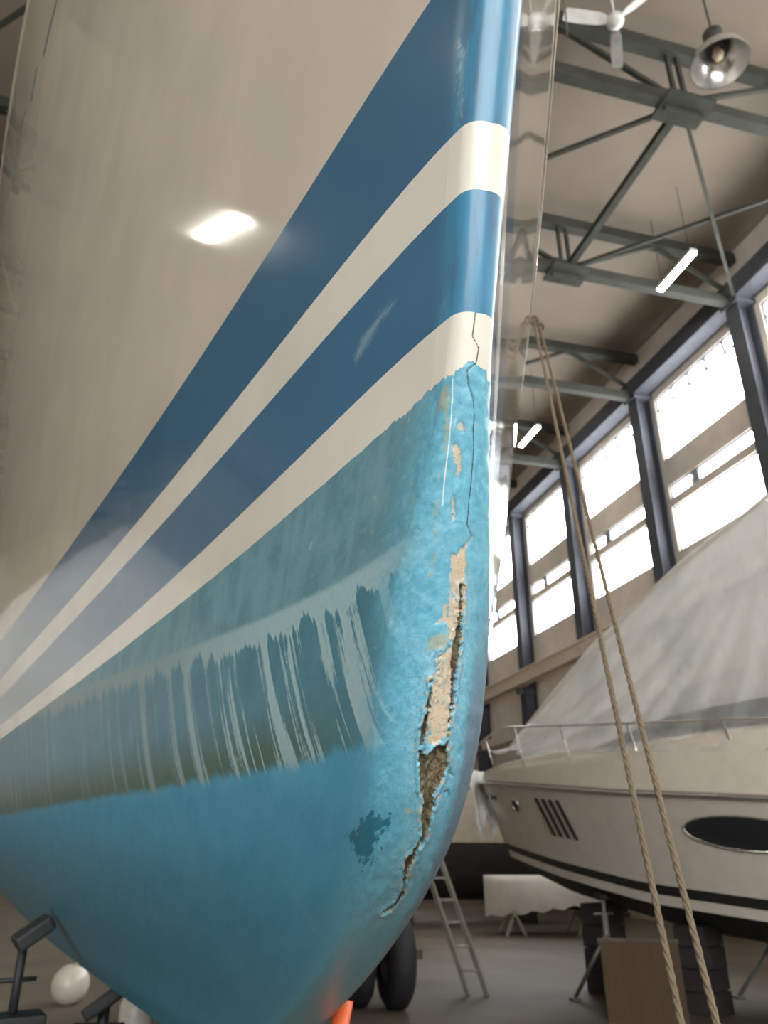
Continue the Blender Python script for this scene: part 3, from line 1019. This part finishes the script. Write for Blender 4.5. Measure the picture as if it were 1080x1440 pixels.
def cove(pts, w0, w1, m, name):
    n = 24
    gs = np.interp(np.linspace(0, 1, n), np.linspace(0, 1, len(pts)), [p[0] for p in pts])
    zs = np.interp(np.linspace(0, 1, n), np.linspace(0, 1, len(pts)), [p[1] for p in pts])
    w = np.interp(np.linspace(0, 1, n), [0, 0.5, 1], [w0, max(w0, w1) if w0 and w1 else (w0 + w1) * .6, w1])
    rows = []
    for o_, d in ((0.004, -1.0), (0.006, -0.6), (0.006, 0.6), (0.004, 1.0)):
        q = hull_xyz(gs + d * w, zs)
        q2 = hull_xyz(gs + d * w + 0.001, zs)
        q3 = hull_xyz(gs + d * w, zs + 0.001)
        nn = np.cross(q2 - q, q3 - q)
        nn /= np.linalg.norm(nn, axis=1, keepdims=True)
        nn *= np.sign(nn[:, :1]) * -1
        rows.append([Vector(a) for a in q + nn * (o_ - 0.004 + 0.0005)])
    MB().grid(rows).build(name, m, hull_boat, smooth=True)


cove(FEAT['cove1'], 0.028, 0.004, M_cove, 'cove_line')
cove(FEAT['cove2'], 0.004, 0.004, M_cove, 'cove_line')
cove(FEAT['cove3'], 0.006, 0.012, M_trimmetal, 'cove_rail')

# rail cap, deck, transom, bottom and keel close the boat
gs = np.concatenate([-np.array(grow(0, 6.2, 0.02, 1.1, 0.09))[::-1][:-1], np.array(grow(0, 6.2, 0.02, 1.1, 0.09))])
rim = hull_xyz(gs, sheer(gs))
M_rail = mat('cream_rail', (0.62, 0.555, 0.455), 0.15)
MB().tube([Vector(p) for p in rim], 0.006, 8).build('rail_cap', M_rail, hull_boat, smooth=True)
half = len(gs) // 2
dk = hull_xyz(gs, np.full(gs.shape, 3.70))
deck = [[Vector(p), Vector(dk[-1 - i])] for i, p in enumerate(dk[:half])]
MB().grid(deck).build('deck', mat('deck_paint', (0.5, 0.48, 0.42), 0.7), hull_boat)
zc = np.linspace(HZ[0], 3.74, 40)
ends = [[Vector(hull_xyz(np.array(GG[0]), np.array(z))), Vector(hull_xyz(np.array(GG[-1]), np.array(z)))] for z in zc]
yend = max(p.y for r in ends for p in r)
MB().grid(ends).build('transom', M_topside, hull_boat)
bot = hull_xyz(gs, np.full(gs.shape, HZ[0]))
btm = [[Vector(p), Vector(bot[-1 - i])] for i, p in enumerate(bot[:half])]
M_keel = mat('dark_blue_keel_paint', (0.03, 0.09, 0.13), 0.6)
MB().grid(btm).build('bottom_plate', M_keel, hull_boat)
kl = []
for z, y0, y1, hw in ((1.02, 4.4, 9.0, 0.16), (0.6, 4.7, 8.8, 0.13), (0.24, 5.0, 8.6, 0.15), (0.16, 5.1, 8.5, 0.1)):
    kl.append([Vector((hw * s * math.sin(math.pi * min(max(t, 0.02), 0.98)) ** 0.5, y0 + (y1 - y0) * t, z))
               for s, ts in ((1, np.linspace(0, 1, 12)), (-1, np.linspace(1, 0, 12))) for t in ts])
    kl[-1].append(kl[-1][0])
MB().grid(kl).build('keel', M_keel, hull_boat, smooth=True)

# ------------------------------------------------------------------ the motor yacht on the right
RT = np.array([math.cos(YAW), -math.sin(YAW), 0.0])
FW = np.array([math.sin(YAW), math.cos(YAW), 0.0])


def wp(r, f, z):
    """point r metres to the side and f metres ahead of where the photographer stands"""
    p = np.array([CAM[0], CAM[1], 0]) + r * RT + f * FW
    return Vector((p[0], p[1], z))


YB = wp(1.45, 11.9, 0)
ydir = 0.7071 * RT - 0.7071 * FW
yacht = empty('motor_yacht', YB, math.atan2(ydir[1], ydir[0]))
tag(yacht, 'white motor yacht on stands under a clear plastic tent', 'boat')
yzs = lambda x: np.interp(x, [0, 1.2, 2.9, 5, 10], [2.46, 2.32, 2.12, 1.93, 1.8])
yzc = lambda x: np.interp(x, [0, .42, 1.6, 2.9, 5, 10], [1.52, 1.47, 1.24, 1.03, .86, .78])
yzk = lambda x: np.interp(x, [0, .42, 1.4, 2.9, 5, 10], [1.5, 1.42, 1.05, .72, .52, .45])


def yhalf(x, w):
    x0 = 0.42 * (1 - w) ** 1.2
    xr = np.clip((x - x0) / (10 - x0), 0, 1)
    return (1.32 + 0.38 * w ** 1.2) * (1 - (1 - np.minimum(xr / 0.55, 1)) ** 2) ** (0.95 - 0.25 * w)


def ypt(u, w, side):
    x0 = 0.42 * (1 - w) ** 1.2
    x = x0 + (10 - x0) * u ** 1.6
    return Vector((x, side * float(yhalf(x, w)), float(yzc(x) + (yzs(x) - yzc(x)) * w)))


M_yw = mat('yacht_white_gelcoat', (0.60, 0.54, 0.46), 0.18, var=0.05, coat=0.5)
M_yd = mat('yacht_deck_gelcoat', (0.62, 0.55, 0.45), 0.35, var=0.05)
M_black = mat('black_boot_stripe', (0.018, 0.018, 0.018), 0.35)
M_under = mat('charcoal_antifouling', (0.035, 0.033, 0.03), 0.8)
M_chrome = mat('stainless_tube', (0.72, 0.70, 0.66), 0.2, metal=0.9, var=0.03)
M_glass = mat('smoked_glass', (0.02, 0.022, 0.024), 0.08, var=0.02)
US = np.linspace(0, 1, 40)
for nm, w0, w1, m in (('lower_band', 0, .09, M_yw), ('boot_stripe', .09, .18, M_black), ('topside', .18, 1.0, M_yw)):
    ws = np.linspace(w0, w1, 4 if w1 < .5 else 14)
    P_ = [[ypt(u, w, -1) for u in US[::-1]] + [ypt(u, w, 1) for u in US[1:]] for w in ws]
    MB().grid(P_).build(nm, m, yacht, smooth=True)
P_ = [[Vector((p.x, p.y * (1 - q) + 0.0, p.z + (float(yzk(p.x)) - p.z) * q ** .9)) for p in [ypt(u, 0, -1) for u in US[::-1]] + [ypt(u, 0, 1) for u in US[1:]]]
      for q in np.linspace(0, 1, 8)]
MB().grid(P_).build('underbody', M_under, yacht, smooth=True)
tr = [ypt(1, w, 1) for w in np.linspace(0, 1, 8)]
MB().grid([[Vector((p.x, -p.y, p.z)), p] for p in tr]).build('transom', M_yw, yacht)
MB().tube([ypt(u, 1.0, -1) + Vector((0, -.012, 0)) for u in US[::-1]] + [ypt(u, 1.0, 1) + Vector((0, .012, 0)) for u in US[1:]], 0.032, 8).build('rub_rail', M_chrome, yacht, smooth=True)
# bulwark, foredeck and coach roof in one moulding
ytop = lambda x: np.interp(x, [0, .6, 1.6, 2.6, 3.4, 4.6, 10], [2.58, 2.66, 2.70, 2.78, 2.95, 3.02, 3.02])
prof = []
for u in US:
    x = 10 * u ** 1.6
    b = float(yhalf(x, 1.0))
    z0, z1 = float(yzs(x)), float(ytop(x))
    row = []
    for k, (fb, fz) in enumerate(((1.0, 0), (.985, .45), (.95, .58), (.80, .66), (.74, .80), (.66, .96), (.45, 1.0), (0, 1.02))):
        row.append(Vector((x + .02, -b * fb, z0 + (z1 - z0) * fz)))
    row += [Vector((p.x, -p.y, p.z)) for p in row[-2::-1]]
    prof.append(row)
MB().grid(prof).build('deck_moulding', M_yd, yacht, smooth=True)
# smoked windscreen wrapped on the coach roof
scr = []
for x in np.linspace(2.35, 7.5, 26):
    b = float(yhalf(x, 1.0))
    z0, z1 = float(yzs(x)), float(ytop(x))
    t = min(1, (x - 2.35) / 1.2) ** .6
    scr.append([Vector((x, -b * (.80 - .14 * f) - .012, z0 + (z1 - z0) * (.68 + .27 * f))) for f in np.linspace(.45 - .45 * t, .5 + .5 * t, 5)])
MB().grid(scr).build('windscreen', M_glass, yacht, smooth=True)
# the pulpit rail and its stanchions
rail = []
for u in US:
    x = 10 * u ** 1.6
    if x < 8:
        rail.append(Vector((x - .05, -float(yhalf(x, 1.0)) * .96, float(yzs(x)) + .30 + .42 * min(1, x / 1.5 + .35))))
MB().tube(rail, 0.014, 8).build('hand_rail', M_chrome, yacht, smooth=True)
for x in (0.5, 1.3, 2.2, 3.2, 4.3, 5.5, 6.8):
    b = float(yhalf(x, 1.0)) * .96
    MB().tube([(x + .08, -b, float(yzs(x)) + .2), (x - .05, -b, float(yzs(x)) + .30 + .42 * min(1, x / 1.5 + .35))], 0.012, 8).build('stanchion', M_chrome, yacht, smooth=True)


def on_side(x, w, d=0.0):
    return Vector((x, -float(yhalf(x, w)) - d, float(yzc(x) + (yzs(x) - yzc(x)) * w)))


def patch(name, cx, cw, rx, rw, m, n=20, lean=0.0, square=False, rimm=None):
    """flat-lying outline on the visible side, slightly raised with a bevelled rim"""
    ring, ring2 = [], []
    for k in range(n):
        t = 2 * math.pi * k / n
        cx_, sx_ = math.cos(t), math.sin(t)
        if square:
            q = max(abs(cx_), abs(sx_))
            cx_, sx_ = cx_ / q, sx_ / q
        ring.append(on_side(cx + rx * cx_ + lean * rw * sx_, cw + rw * sx_, .004))
        ring2.append(on_side(cx + rx * .92 * cx_ + lean * rw * .92 * sx_, cw + rw * .92 * sx_, .02))
    mb = MB().add(ring + ring2, [(k, (k + 1) % n, n + (k + 1) % n, n + k) for k in range(n)] + [tuple(range(n, 2 * n))])
    o = mb.build(name, m, yacht)
    if rimm:
        MB().tube([r + Vector((0, -.012, 0)) for r in ring], 0.010, 6, closed=True).build('trim_ring', rimm, o)
    return o


patch('porthole', 1.05, .74, .075, .075, M_glass, rimm=M_chrome)
for cx in (0.22, 0.42, 0.52):
    patch('fairlead', cx, .80, .03, .03, M_glass)
for k in range(4):
    patch('vent_slot', 1.62 + k * .13, .66, .027, .20, M_black, 16, -.32, True)
patch('oval_window', 4.25, .70, .62, .14, M_glass, 28, rimm=M_chrome)

# stands under the yacht
M_post = mat('galvanised_stand', (0.20, 0.19, 0.17), 0.5, metal=0.3)
M_block = mat('dark_keel_block', (0.022, 0.02, 0.018), 0.8, var=0.3, scale=4)


def tripod(name, base, top, label, m=M_post, spread=0.42, pad=0.16):
    e = empty(name, base)
    tag(e, label, 'boat stand', 'boat stands')
    top = Vector(top) - Vector(base)
    hz = top.z
    MB().tube([(0, 0, hz * .35), (0, 0, hz * .8)], 0.035, 10).build('sleeve', m, e, smooth=True)
    MB().tube([(0, 0, hz * .7), (0, 0, hz - .05)], 0.02, 10).build('screw', m, e, smooth=True)
    MB().tube([(-.12, .02, hz * .8), (.12, .02, hz * .8)], 0.013, 8).build('screw_handle', m, e, smooth=True)
    MB().box((0, 0, hz - .03), (pad, pad, .05), Matrix.Rotation(.25, 3, 'X'), .01).build('pad', M_block, e)
    for k in range(3):
        t = 2 * math.pi * k / 3 + .4
        MB().tube([(0, 0, hz * .62), (spread * math.cos(t), spread * math.sin(t), 0.02)], 0.022, 8).build('leg', m, e, smooth=True)
        MB().box((spread * math.cos(t), spread * math.sin(t), .015), (.1, .1, .03)).build('foot', m, e)
    return e


yloc = lambda x, y, z: yacht.matrix_world @ Vector((x, y, z))
bpy.context.view_layer.update()
for x, y, lab in ((2.15, -.62, 'grey tripod stand beneath the yacht near its keel block'), (6.4, -1.1, 'grey tripod stand beneath the yacht, hidden behind the ropes'), (3.4, .8, 'grey tripod stand on the far side under the yacht')):
    p = yloc(x, y, 0)
    zt = float(yzk(x) + (yzc(x) - yzk(x)) * abs(y) / float(yhalf(x, 0)))
    tripod('boat_stand', p, (p.x, p.y, zt - .01), lab)
for x, y, lab in ((1.75, 0, 'tall dark keel block under the fore part of the yacht'), (3.15, -.45, 'dark block under the yacht behind the lower ropes'), (7.8, 0, 'dark keel block under the stern of the yacht')):
    p = yloc(x, y, 0)
    zt = float(yzk(x) + (yzc(x) - yzk(x)) * abs(y) / float(yhalf(x, 0))) - .02
    e = empty('keel_block', p, yacht.rotation_euler.z)
    tag(e, lab, 'block', 'keel blocks under the yacht')
    n = max(3, int(zt / .2))
    for k in range(n):
        box('timber', (0, 0, zt * (k + .5) / n), (0.34 if k % 2 else .38, .44 if k % 2 else .38, zt / n - .006), M_block, e, bev=.012)

# clear plastic tent
def film():
    g = NG('clear_plastic_film')
    v = g.coord()
    n = g.noise(g.stretch(v, (1.2, .4, .4)), 3.0, 4.0)
    g.set(Base_Color=(0.80, 0.80, 0.78), Roughness=0.28)
    g.p.inputs['Transmission Weight'].default_value = 0.0
    tr_ = g.node('ShaderNodeBsdfTransparent')
    tl = g.node('ShaderNodeBsdfTranslucent', Color=(0.82, 0.82, 0.80))
    a = g.node('ShaderNodeMixShader')
    g.t.links.new(g.p.outputs[0], a.inputs[1])
    g.t.links.new(tl.outputs[0], a.inputs[2])
    a.inputs[0].default_value = 0.45
    b = g.node('ShaderNodeMixShader')
    g.t.links.new(a.outputs[0], b.inputs[2])
    g.t.links.new(tr_.outputs[0], b.inputs[1])
    lw = g.node('ShaderNodeLayerWeight')
    lw.inputs[0].default_value = 0.35
    g.t.links.new(g.math('MULTIPLY_ADD', lw.outputs['Facing'], 0.45, g.math('MULTIPLY_ADD', n, 0.35, 0.16)), b.inputs[0])
    g.t.links.new(b.outputs[0], g.out.inputs['Surface'])
    return g.m


tent = empty('plastic_tent', YB, yacht.rotation_euler.z)
tag(tent, 'clear plastic sheeting tented over the yacht, gathered in folds', 'plastic sheet')
ridge = lambda x: np.interp(x, [.3, 1.0, 2.0, 3.5, 5.2, 10], [2.75, 3.35, 4.15, 5.05, 5.85, 6.3])
for side in (-1, 1):
    rows = []
    for i in range(121):
        x = .55 + 9.4 * i / 120
        b = float(yhalf(x, 1.0)) * .97 + .02
        zb = float(yzs(x)) + .42
        zr = float(ridge(x))
        row = []
        for j in range(25):
            f = j / 24
            # folds fan out from the gathering point below the ridge
            ang = math.atan2(x - 4.9, (f + .12) * 2.0)
            fold = (math.sin(ang * 34 + 1.3 * math.sin(ang * 9)) * .5 + math.sin(ang * 61) * .3) * .075 * min(1, f * 2.2)
            sag = .16 * math.sin(math.pi * f)
            y = b * (f ** .92) - sag * .4 + fold
            z = zr + (zb - zr) * f - sag * .55
            row.append(Vector((x + fold * .3, side * y, z)))
        rows.append(row)
    MB().grid(rows).build('sheet', film(), tent, smooth=True)
rows = []
for i in range(13):
    yy = -.34 + .56 * i / 12
    rows.append([Vector((-.06 - .05 * math.sin(k * .9 + i) * .5 - .10 * math.cos(i * 1.9) * k / 8 * .5 + .16 * abs(yy) + .10 * k / 8, yy * (1 - .35 * k / 8), 2.62 - (.72 + .22 * math.sin(i * .8)) * k / 8)) for k in range(9)])
MB().grid(rows).build('front_flap', mat('white_plastic_film', (.62, .60, .56), .4), tent, smooth=True)
MB().tube([(x, 0, float(ridge(x)) - .03) for x in (.9, 3, 5.2, 7.5, 9.9)], .025, 8).build('ridge_pole', mat('pine_batten', (.5, .42, .3), .6), tent)
for x in (5.2, 9.0):
    MB().tube([(x, 0, float(ytop(x)) - .05), (x, 0, float(ridge(x)) - .03)], .022, 8).build('post', mat('pine_post', (.5, .42, .3), .6), tent)

# ------------------------------------------------------------------ ropes from the rail of the big boat to the floor
def rope_mat():
    g = NG('twisted_hemp_rope')
    v = g.coord()
    n = g.noise(v, 60, 4)
    g.set(Base_Color=g.mix(n, (0.11, 0.078, 0.045), (0.21, 0.155, 0.095)), Roughness=0.85)
    return g.m


M_rope = rope_mat()


def rope(name, p, q, label, r=0.0066, extra=()):
    e = empty(name, q)
    tag(e, label, 'rope', 'mooring ropes of the big boat')
    p, q = Vector(p), Vector(q)
    d = (q - p)
    L = d.length
    d.normalize()
    s = d.cross(Vector((0, 0, 1))).normalized()
    u = s.cross(d)
    for k in range(3):
        pts = []
        n = int(L / .012)
        for i in range(n + 1):
            t = i * L / n
            an = t / .07 * 2 * math.pi + k * 2 * math.pi / 3
            pts.append(p + d * t + (s * math.cos(an) + u * math.sin(an)) * r * .5 - q)
        MB().tube(pts, r * .56, 6).build('strand', M_rope, e, smooth=True)
    ring = [p - q + s * .018 * math.cos(t) + u * .018 * math.sin(t) for t in np.linspace(0, 2 * math.pi, 16)[:-1]]
    MB().tube(ring, r, 6, closed=True).build('eye', M_rope, e, smooth=True)
    base = MB()
    base.lathe([(0, 0), (.16, 0), (.16, .08), (.13, .1), (0, .1)], c=(0, 0, -q.z), n=20)
    base.build('floor_weight', M_block, e)
    return e

JACK1, JACK1_H = (-0.830, 3.170, 0), 1.234
JACK2, JACK2_H = (-0.524, 3.905, 0), 0.893
PROP_T, PROP_B = (0.0800, 0.9987, 1.2463), (-0.1700, 0.9787, 0.0000)
BUOY = (-1.3052, 9.7600, 0.0000)
CAN = (-0.4560, 7.5099, 0.0000)
PLY = (4.3199, 7.2180, 0.0000)
ROPE1 = ((0.5659, 0.6337, 1.2478), (1.1139, 1.9615, 3.7604))
ROPE2 = ((0.6009, 0.5884, 1.2539), (1.1511, 1.9745, 3.7121))

# both ropes are taut: a low point and a high point each
for lab, lo, hi in (('beige rope from the boat rail to the floor, the one nearer the bow', ROPE1[0], ROPE1[1]),
                    ('beige rope from the boat rail to the floor, the outer one', ROPE2[0], ROPE2[1])):
    lo, hi = Vector(lo), Vector(hi)
    d = hi - lo
    rope('mooring_rope', lo + d * ((3.77 - lo.z) / d.z), lo + d * ((0.10 - lo.z) / d.z), lab)
for lab, top, foot in (('beige rope on the cream side of the boat, forward', (-2.0, 4.15, 5.28), (-7.4, 7.1, .1)), ('beige rope on the cream side of the boat, aft', (-2.03, 3.8, 5.28), (-7.7, 7.29, .1))):
    rope('mooring_rope', top, foot, lab)
e = empty('guy_cable', hp(4.0, 5.4, 14.6))
tag(e, 'thin pale cable hanging from the roof beside the bow', 'cable')
MB().tube([(0, 0, 0), hp(4.45, 6.4, 12.3) - hp(4.0, 5.4, 14.6)], .012, 8).build('cable', M_rope, e, smooth=True)

# ------------------------------------------------------------------ boatyard clutter below the bow
M_rubber = mat('tyre_rubber', (0.018, 0.018, 0.019), 0.75)
M_rim = mat('grey_wheel_rim', (0.30, 0.29, 0.28), 0.5, metal=0.4)
M_rust = mat('brown_trailer_paint', (0.085, 0.06, 0.045), 0.7, var=.3)
M_orange = mat('orange_enamel', (0.78, 0.13, 0.03), 0.45)
M_alu = mat('ladder_aluminium', (0.42, 0.39, 0.33), 0.45, metal=0.4)
M_tarp = mat('white_tarpaulin', (0.62, 0.58, 0.52), 0.7, var=.08, scale=2, bump=.2)
M_ply = NG('varnished_plywood')
_v = M_ply.coord()
M_ply.set(Base_Color=M_ply.mix(M_ply.noise(M_ply.stretch(_v, (8, 8, 1)), 1.5, 5), (0.055, 0.035, 0.017), (0.095, 0.062, 0.032)), Roughness=0.7)
M_ply.p.inputs['Specular IOR Level'].default_value = 0.2
M_ply = M_ply.m


def wheel(parent, c, r, w, axis):
    t = MB().lathe([(r * .55, -w / 2), (r * .86, -w / 2), (r, -w * .32), (r, w * .32), (r * .86, w / 2), (r * .55, w / 2)], c, axis, 32).build('tyre', M_rubber, parent, smooth=True)
    MB().lathe([(0, -w * .2), (r * .2, -w * .2), (r * .5, -w * .4), (r * .58, -w * .42), (r * .58, w * .42), (r * .5, w * .4), (r * .2, w * .2), (0, w * .2)], c, axis, 24).build('rim', M_rim, t, smooth=True)
    return t


# trailer with two black wheels seen under the bow
tb = wp(.12, 9.6, 0)
e = empty('boat_trailer', tb, -YAW)
tag(e, 'dark boat trailer with two thick black tyres under the bow', 'trailer')
wheel(e, (0.0, 0, .47), .47, .26, (1, .25, 0))
wheel(e, (-.42, .1, .47), .47, .26, (1, .25, 0))
MB().bar((-1.2, .2, .62), (.1, 1.8, .72), .12, .14).build('frame_beam', M_rust, e)
MB().bar((-.25, .25, .98), (-.1, 2.2, 1.02), .5, .35).build('hull_bunk', M_rust, e)
MB().bar((-.5, .05, .5), (.3, .05, .5), .09, .09).build('axle', M_rust, e)
MB().tube([(-.75, -.35, .02), (-.75, -.35, .6)], .035, 10).build('jockey_leg', M_rim, e, smooth=True)

# leaning ladder
e = empty('ladder', wp(.98, 10.4, 0), -YAW)
tag(e, 'aluminium ladder leaning beside the dark boat bottom', 'ladder')
for s in (0, .22):
    MB().bar((s + .0, 0, 0), (s - .62, .9, 1.95), .03, .07).build('stile', M_alu, e)
for k in range(1, 8):
    f = k / 8
    MB().tube([(-.62 * f, .9 * f, 1.95 * f), (.22 - .62 * f, .9 * f, 1.95 * f)], .016, 8).build('rung', M_alu, e, smooth=True)

# beige boat with dark bottom behind the yacht's bow
e = empty('stored_boat', wp(2.0, 20.8, 0), -YAW + .15)
tag(e, 'beige boat with a black bottom stored behind the yacht bow', 'boat')
M_beige = mat('beige_gelcoat', (0.46, 0.40, 0.31), 0.4)
up_, lo_ = [], []
for i in range(20):
    t = i / 19
    x = -3.4 + 6.8 * t
    b = 1.3 * (1 - (abs(t - .42) / .6) ** 2.4)
    sec = [(b, 2.9), (b * .99, 2.3), (b * .95, 1.75)]
    up_.append([Vector((x, -p, z)) for p, z in sec] )
    lo_.append([Vector((x, -b * .95, 1.75)), Vector((x, -b * .8, 1.1)), Vector((x, -b * .4, .65)), Vector((x, 0, .5)), Vector((x, b * .4, .65)), Vector((x, b * .8, 1.1)), Vector((x, b * .95, 1.75))])
MB().grid(up_).build('topside', M_beige, e, smooth=True)
MB().grid([[Vector((r[0].x, -r[0].y, 2.9)), Vector((r[0].x, r[0].y, 2.9))] for r in up_]).build('deck', M_beige, e)
MB().grid([[Vector((p.x, -p.y, p.z)) for p in r] for r in up_]).build('topside', M_beige, e, smooth=True)
MB().grid(lo_).build('bottom', M_under, e, smooth=True)
for x in (-1.6, 1.4):
    box('keel_block', (x, 0, .24), (.4, .9, .48), M_block, e)

# dinghy under a white tarpaulin on trestles
e = empty('covered_dinghy', wp(3.35, 18.0, 0), -YAW)
tag(e, 'small dinghy under a white tarpaulin beyond the yacht stands', 'dinghy')
rows = []
for i in range(24):
    t = i / 23
    x = -1.25 + 2.5 * t
    b = .62 * (1 - (abs(t - .6) / .62) ** 2.2)
    wv = .05 * math.sin(i * 1.7)
    rows.append([Vector((x, -b - .02, .62 + wv * .6 - .30 * (1 - t))), Vector((x, -b, .98 + wv * .3)), Vector((x, -b * .5, 1.07)), Vector((x, 0, 1.10)), Vector((x, b * .5, 1.07)), Vector((x, b, .98)), Vector((x, b + .02, .62))])
MB().grid(rows).build('tarpaulin', M_tarp, e, smooth=True)
rows = []
for i in range(16):
    t = i / 15
    x = -1.15 + 2.3 * t
    b = .55 * (1 - (abs(t - .6) / .63) ** 2.2)
    rows.append([Vector((x, -b, .95)), Vector((x, -b * .8, .6)), Vector((x, 0, .45)), Vector((x, b * .8, .6)), Vector((x, b, .95))])
MB().grid(rows).build('hull', M_under, e, smooth=True)
for x in (-.7, .75):
    MB().bar((x, -.5, .42), (x, .5, .42), .09, .09).bar((x, -.4, .42), (x - .2, -.5, 0), .05, .05).bar((x, -.4, .42), (x + .2, -.5, 0), .05, .05).bar((x, .4, .42), (x - .2, .5, 0), .05, .05).bar((x, .4, .42), (x + .2, .5, 0), .05, .05).build('trestle', M_alu, e)

# varnished plywood sheet against the keel block
e = empty('plywood_sheet', PLY, -YAW - .12)
tag(e, 'shiny brown plywood sheet leaning under the yacht', 'board')
RX = Matrix.Rotation(-.10, 3, 'X')
MB().box((0, 0, .35), (.76, .018, .70), RX, .003).build('board', M_ply, e)
MB().box((0, .065, .70), (.80, .035, .05), RX, .004).build('edge_batten', M_rust, e)

# paint bucket at the right
e = empty('bucket', wp(3.75, 8.2, 0))
tag(e, 'grey plastic bucket on the floor at the right edge', 'bucket')
MB().lathe([(.001, .01), (.13, .01), (.135, 0), (.165, .34), (.175, .34), (.175, .36), (.155, .36), (.125, .03), (.001, .03)], n=28).build('pail', mat('grey_plastic', (.30, .28, .25), .5), e, smooth=True)
MB().tube([(.17 * math.cos(t), .03, .33 + .02 - .14 * math.sin(t)) for t in np.linspace(0, math.pi, 14)], .004, 6).build('handle', M_chrome, e)

# stands and clutter under the cream side
M_jack = mat('black_jack_stand', (0.016, 0.016, 0.016), 0.6)
e = empty('jack_stand', JACK1, 0.3)
tag(e, 'black jack stand with a square pad against the hull, at the left edge', 'boat stand', 'jack stands under the blue hull')


def jack(e, h, s=1.0):
    MB().box((0, 0, h * .42), (.09 * s, .09 * s, h * .55)).build('post', M_jack, e)
    MB().box((0, 0, h * .70), (.24 * s, .17 * s, .11 * s), bev=.01).build('collar', M_jack, e)
    MB().tube([(0, 0, h * .7), (0, 0, h - .05)], .018 * s, 10).build('screw', M_jack, e, smooth=True)
    MB().tube([(-.09 * s, 0, h * .84), (.07 * s, 0, h * .84)], .009, 8).build('screw_handle', M_jack, e, smooth=True)
    MB().box((0.03, 0, h - .03), (.15 * s, .17 * s, .06), Matrix.Rotation(-.6, 3, 'Y'), .012).build('pad', M_jack, e)
    for k in range(3):
        t = 2 * math.pi * k / 3 + .9
        MB().bar((0, 0, h * .5), (.4 * math.cos(t), .4 * math.sin(t), .02), .045, .045).build('leg', M_jack, e)


jack(e, JACK1_H)
e = empty('jack_stand', JACK2, -.2)
tag(e, 'black jack stand with braced legs farther under the blue hull', 'boat stand', 'jack stands under the blue hull')
jack(e, JACK2_H, 1.5)
# orange prop under the forefoot
e = empty('orange_prop', PROP_B)
tag(e, 'orange steel prop leaning against the forefoot of the big boat', 'prop')
pv = Vector(PROP_T) - Vector(PROP_B)
MB().tube([(0, 0, .02), pv * .6], .024, 12).build('outer_tube', M_orange, e, smooth=True)
MB().tube([pv * .55, pv], .018, 12).build('inner_tube', M_orange, e, smooth=True)
MB().tube([pv * .6 + Vector((-.05, 0, 0)), pv * .6 + Vector((.05, 0, 0))], .007, 8).build('pin', M_jack, e, smooth=True)
MB().box((0, 0, .01), (.14, .14, .02)).build('foot_plate', M_orange, e)

# round white fender buoy on the floor
e = empty('buoy', BUOY)
tag(e, 'round white buoy lying on the floor beyond the jack stands', 'buoy')
prof = [(0.20 * math.sin(t), .20 - .20 * math.cos(t)) for t in np.linspace(0.02, math.pi - .15, 18)] + [(.04, .405), (.04, .45), (0, .45)]
MB().lathe(prof, axis=(.3, -.2, 1), n=28).build('ball', mat('white_vinyl', (.68, .62, .52), .3), e, smooth=True)
MB().tube([Vector((.3, -.2, 1)).normalized() * .44 + Vector((.05 * math.cos(t), 0, .05 * math.sin(t))) for t in np.linspace(0, 2 * math.pi, 14)[:-1]], .01, 6, closed=True).build('lanyard', M_rope, e)
# small white canister
e = empty('canister', CAN)
tag(e, 'small white canister on the floor under the blue hull', 'canister')
MB().lathe([(0, 0), (.14, 0), (.15, .02), (.15, .30), (.11, .38), (.05, .40), (.05, .46), (0, .46)], n=24).build('body', mat('white_plastic', (.66, .60, .52), .4), e, smooth=True)
MB().lathe([(0, .455), (.055, .455), (.055, .50), (0, .50)], n=16).build('lid', M_orange, e, smooth=True)

# white boat stored on the cream side, seen in reflections and past the hull
e = empty('white_boat', hp(-7.6, 15.5, 0), .05)
tag(e, 'white shrink-wrapped boat stored beyond the blue hull', 'boat')
rows = []
for i in range(30):
    t = i / 29
    y = -5.5 + 11 * t
    b = 1.6 * (1 - (abs(t - .55) / .58) ** 2.6)
    wv = .04 * math.sin(i * 2.1)
    rows.append([Vector((x * b, y, .7 + (z - .7) * 1.4 + wv)) for x, z in ((.05, .7), (.5, .8), (.95, 1.5), (1.0, 2.4), (.8, 3.0), (.3, 3.6), (0, 3.7), (-.3, 3.6), (-.8, 3.0), (-1.0, 2.4), (-.95, 1.5), (-.5, .8), (-.05, .7))])
MB().grid(rows).build('wrap', M_tarp, e, smooth=True)
for y in (-3, 0, 3):
    box('keel_block', (0, y, .36), (.5, .4, .72), M_block, e)
    for s in (-1, 1):
        MB().tube([(s * 1.7, y, 0), (s * 1.25, y, 1.25)], .04, 8).build('shore', M_post, e, smooth=True)
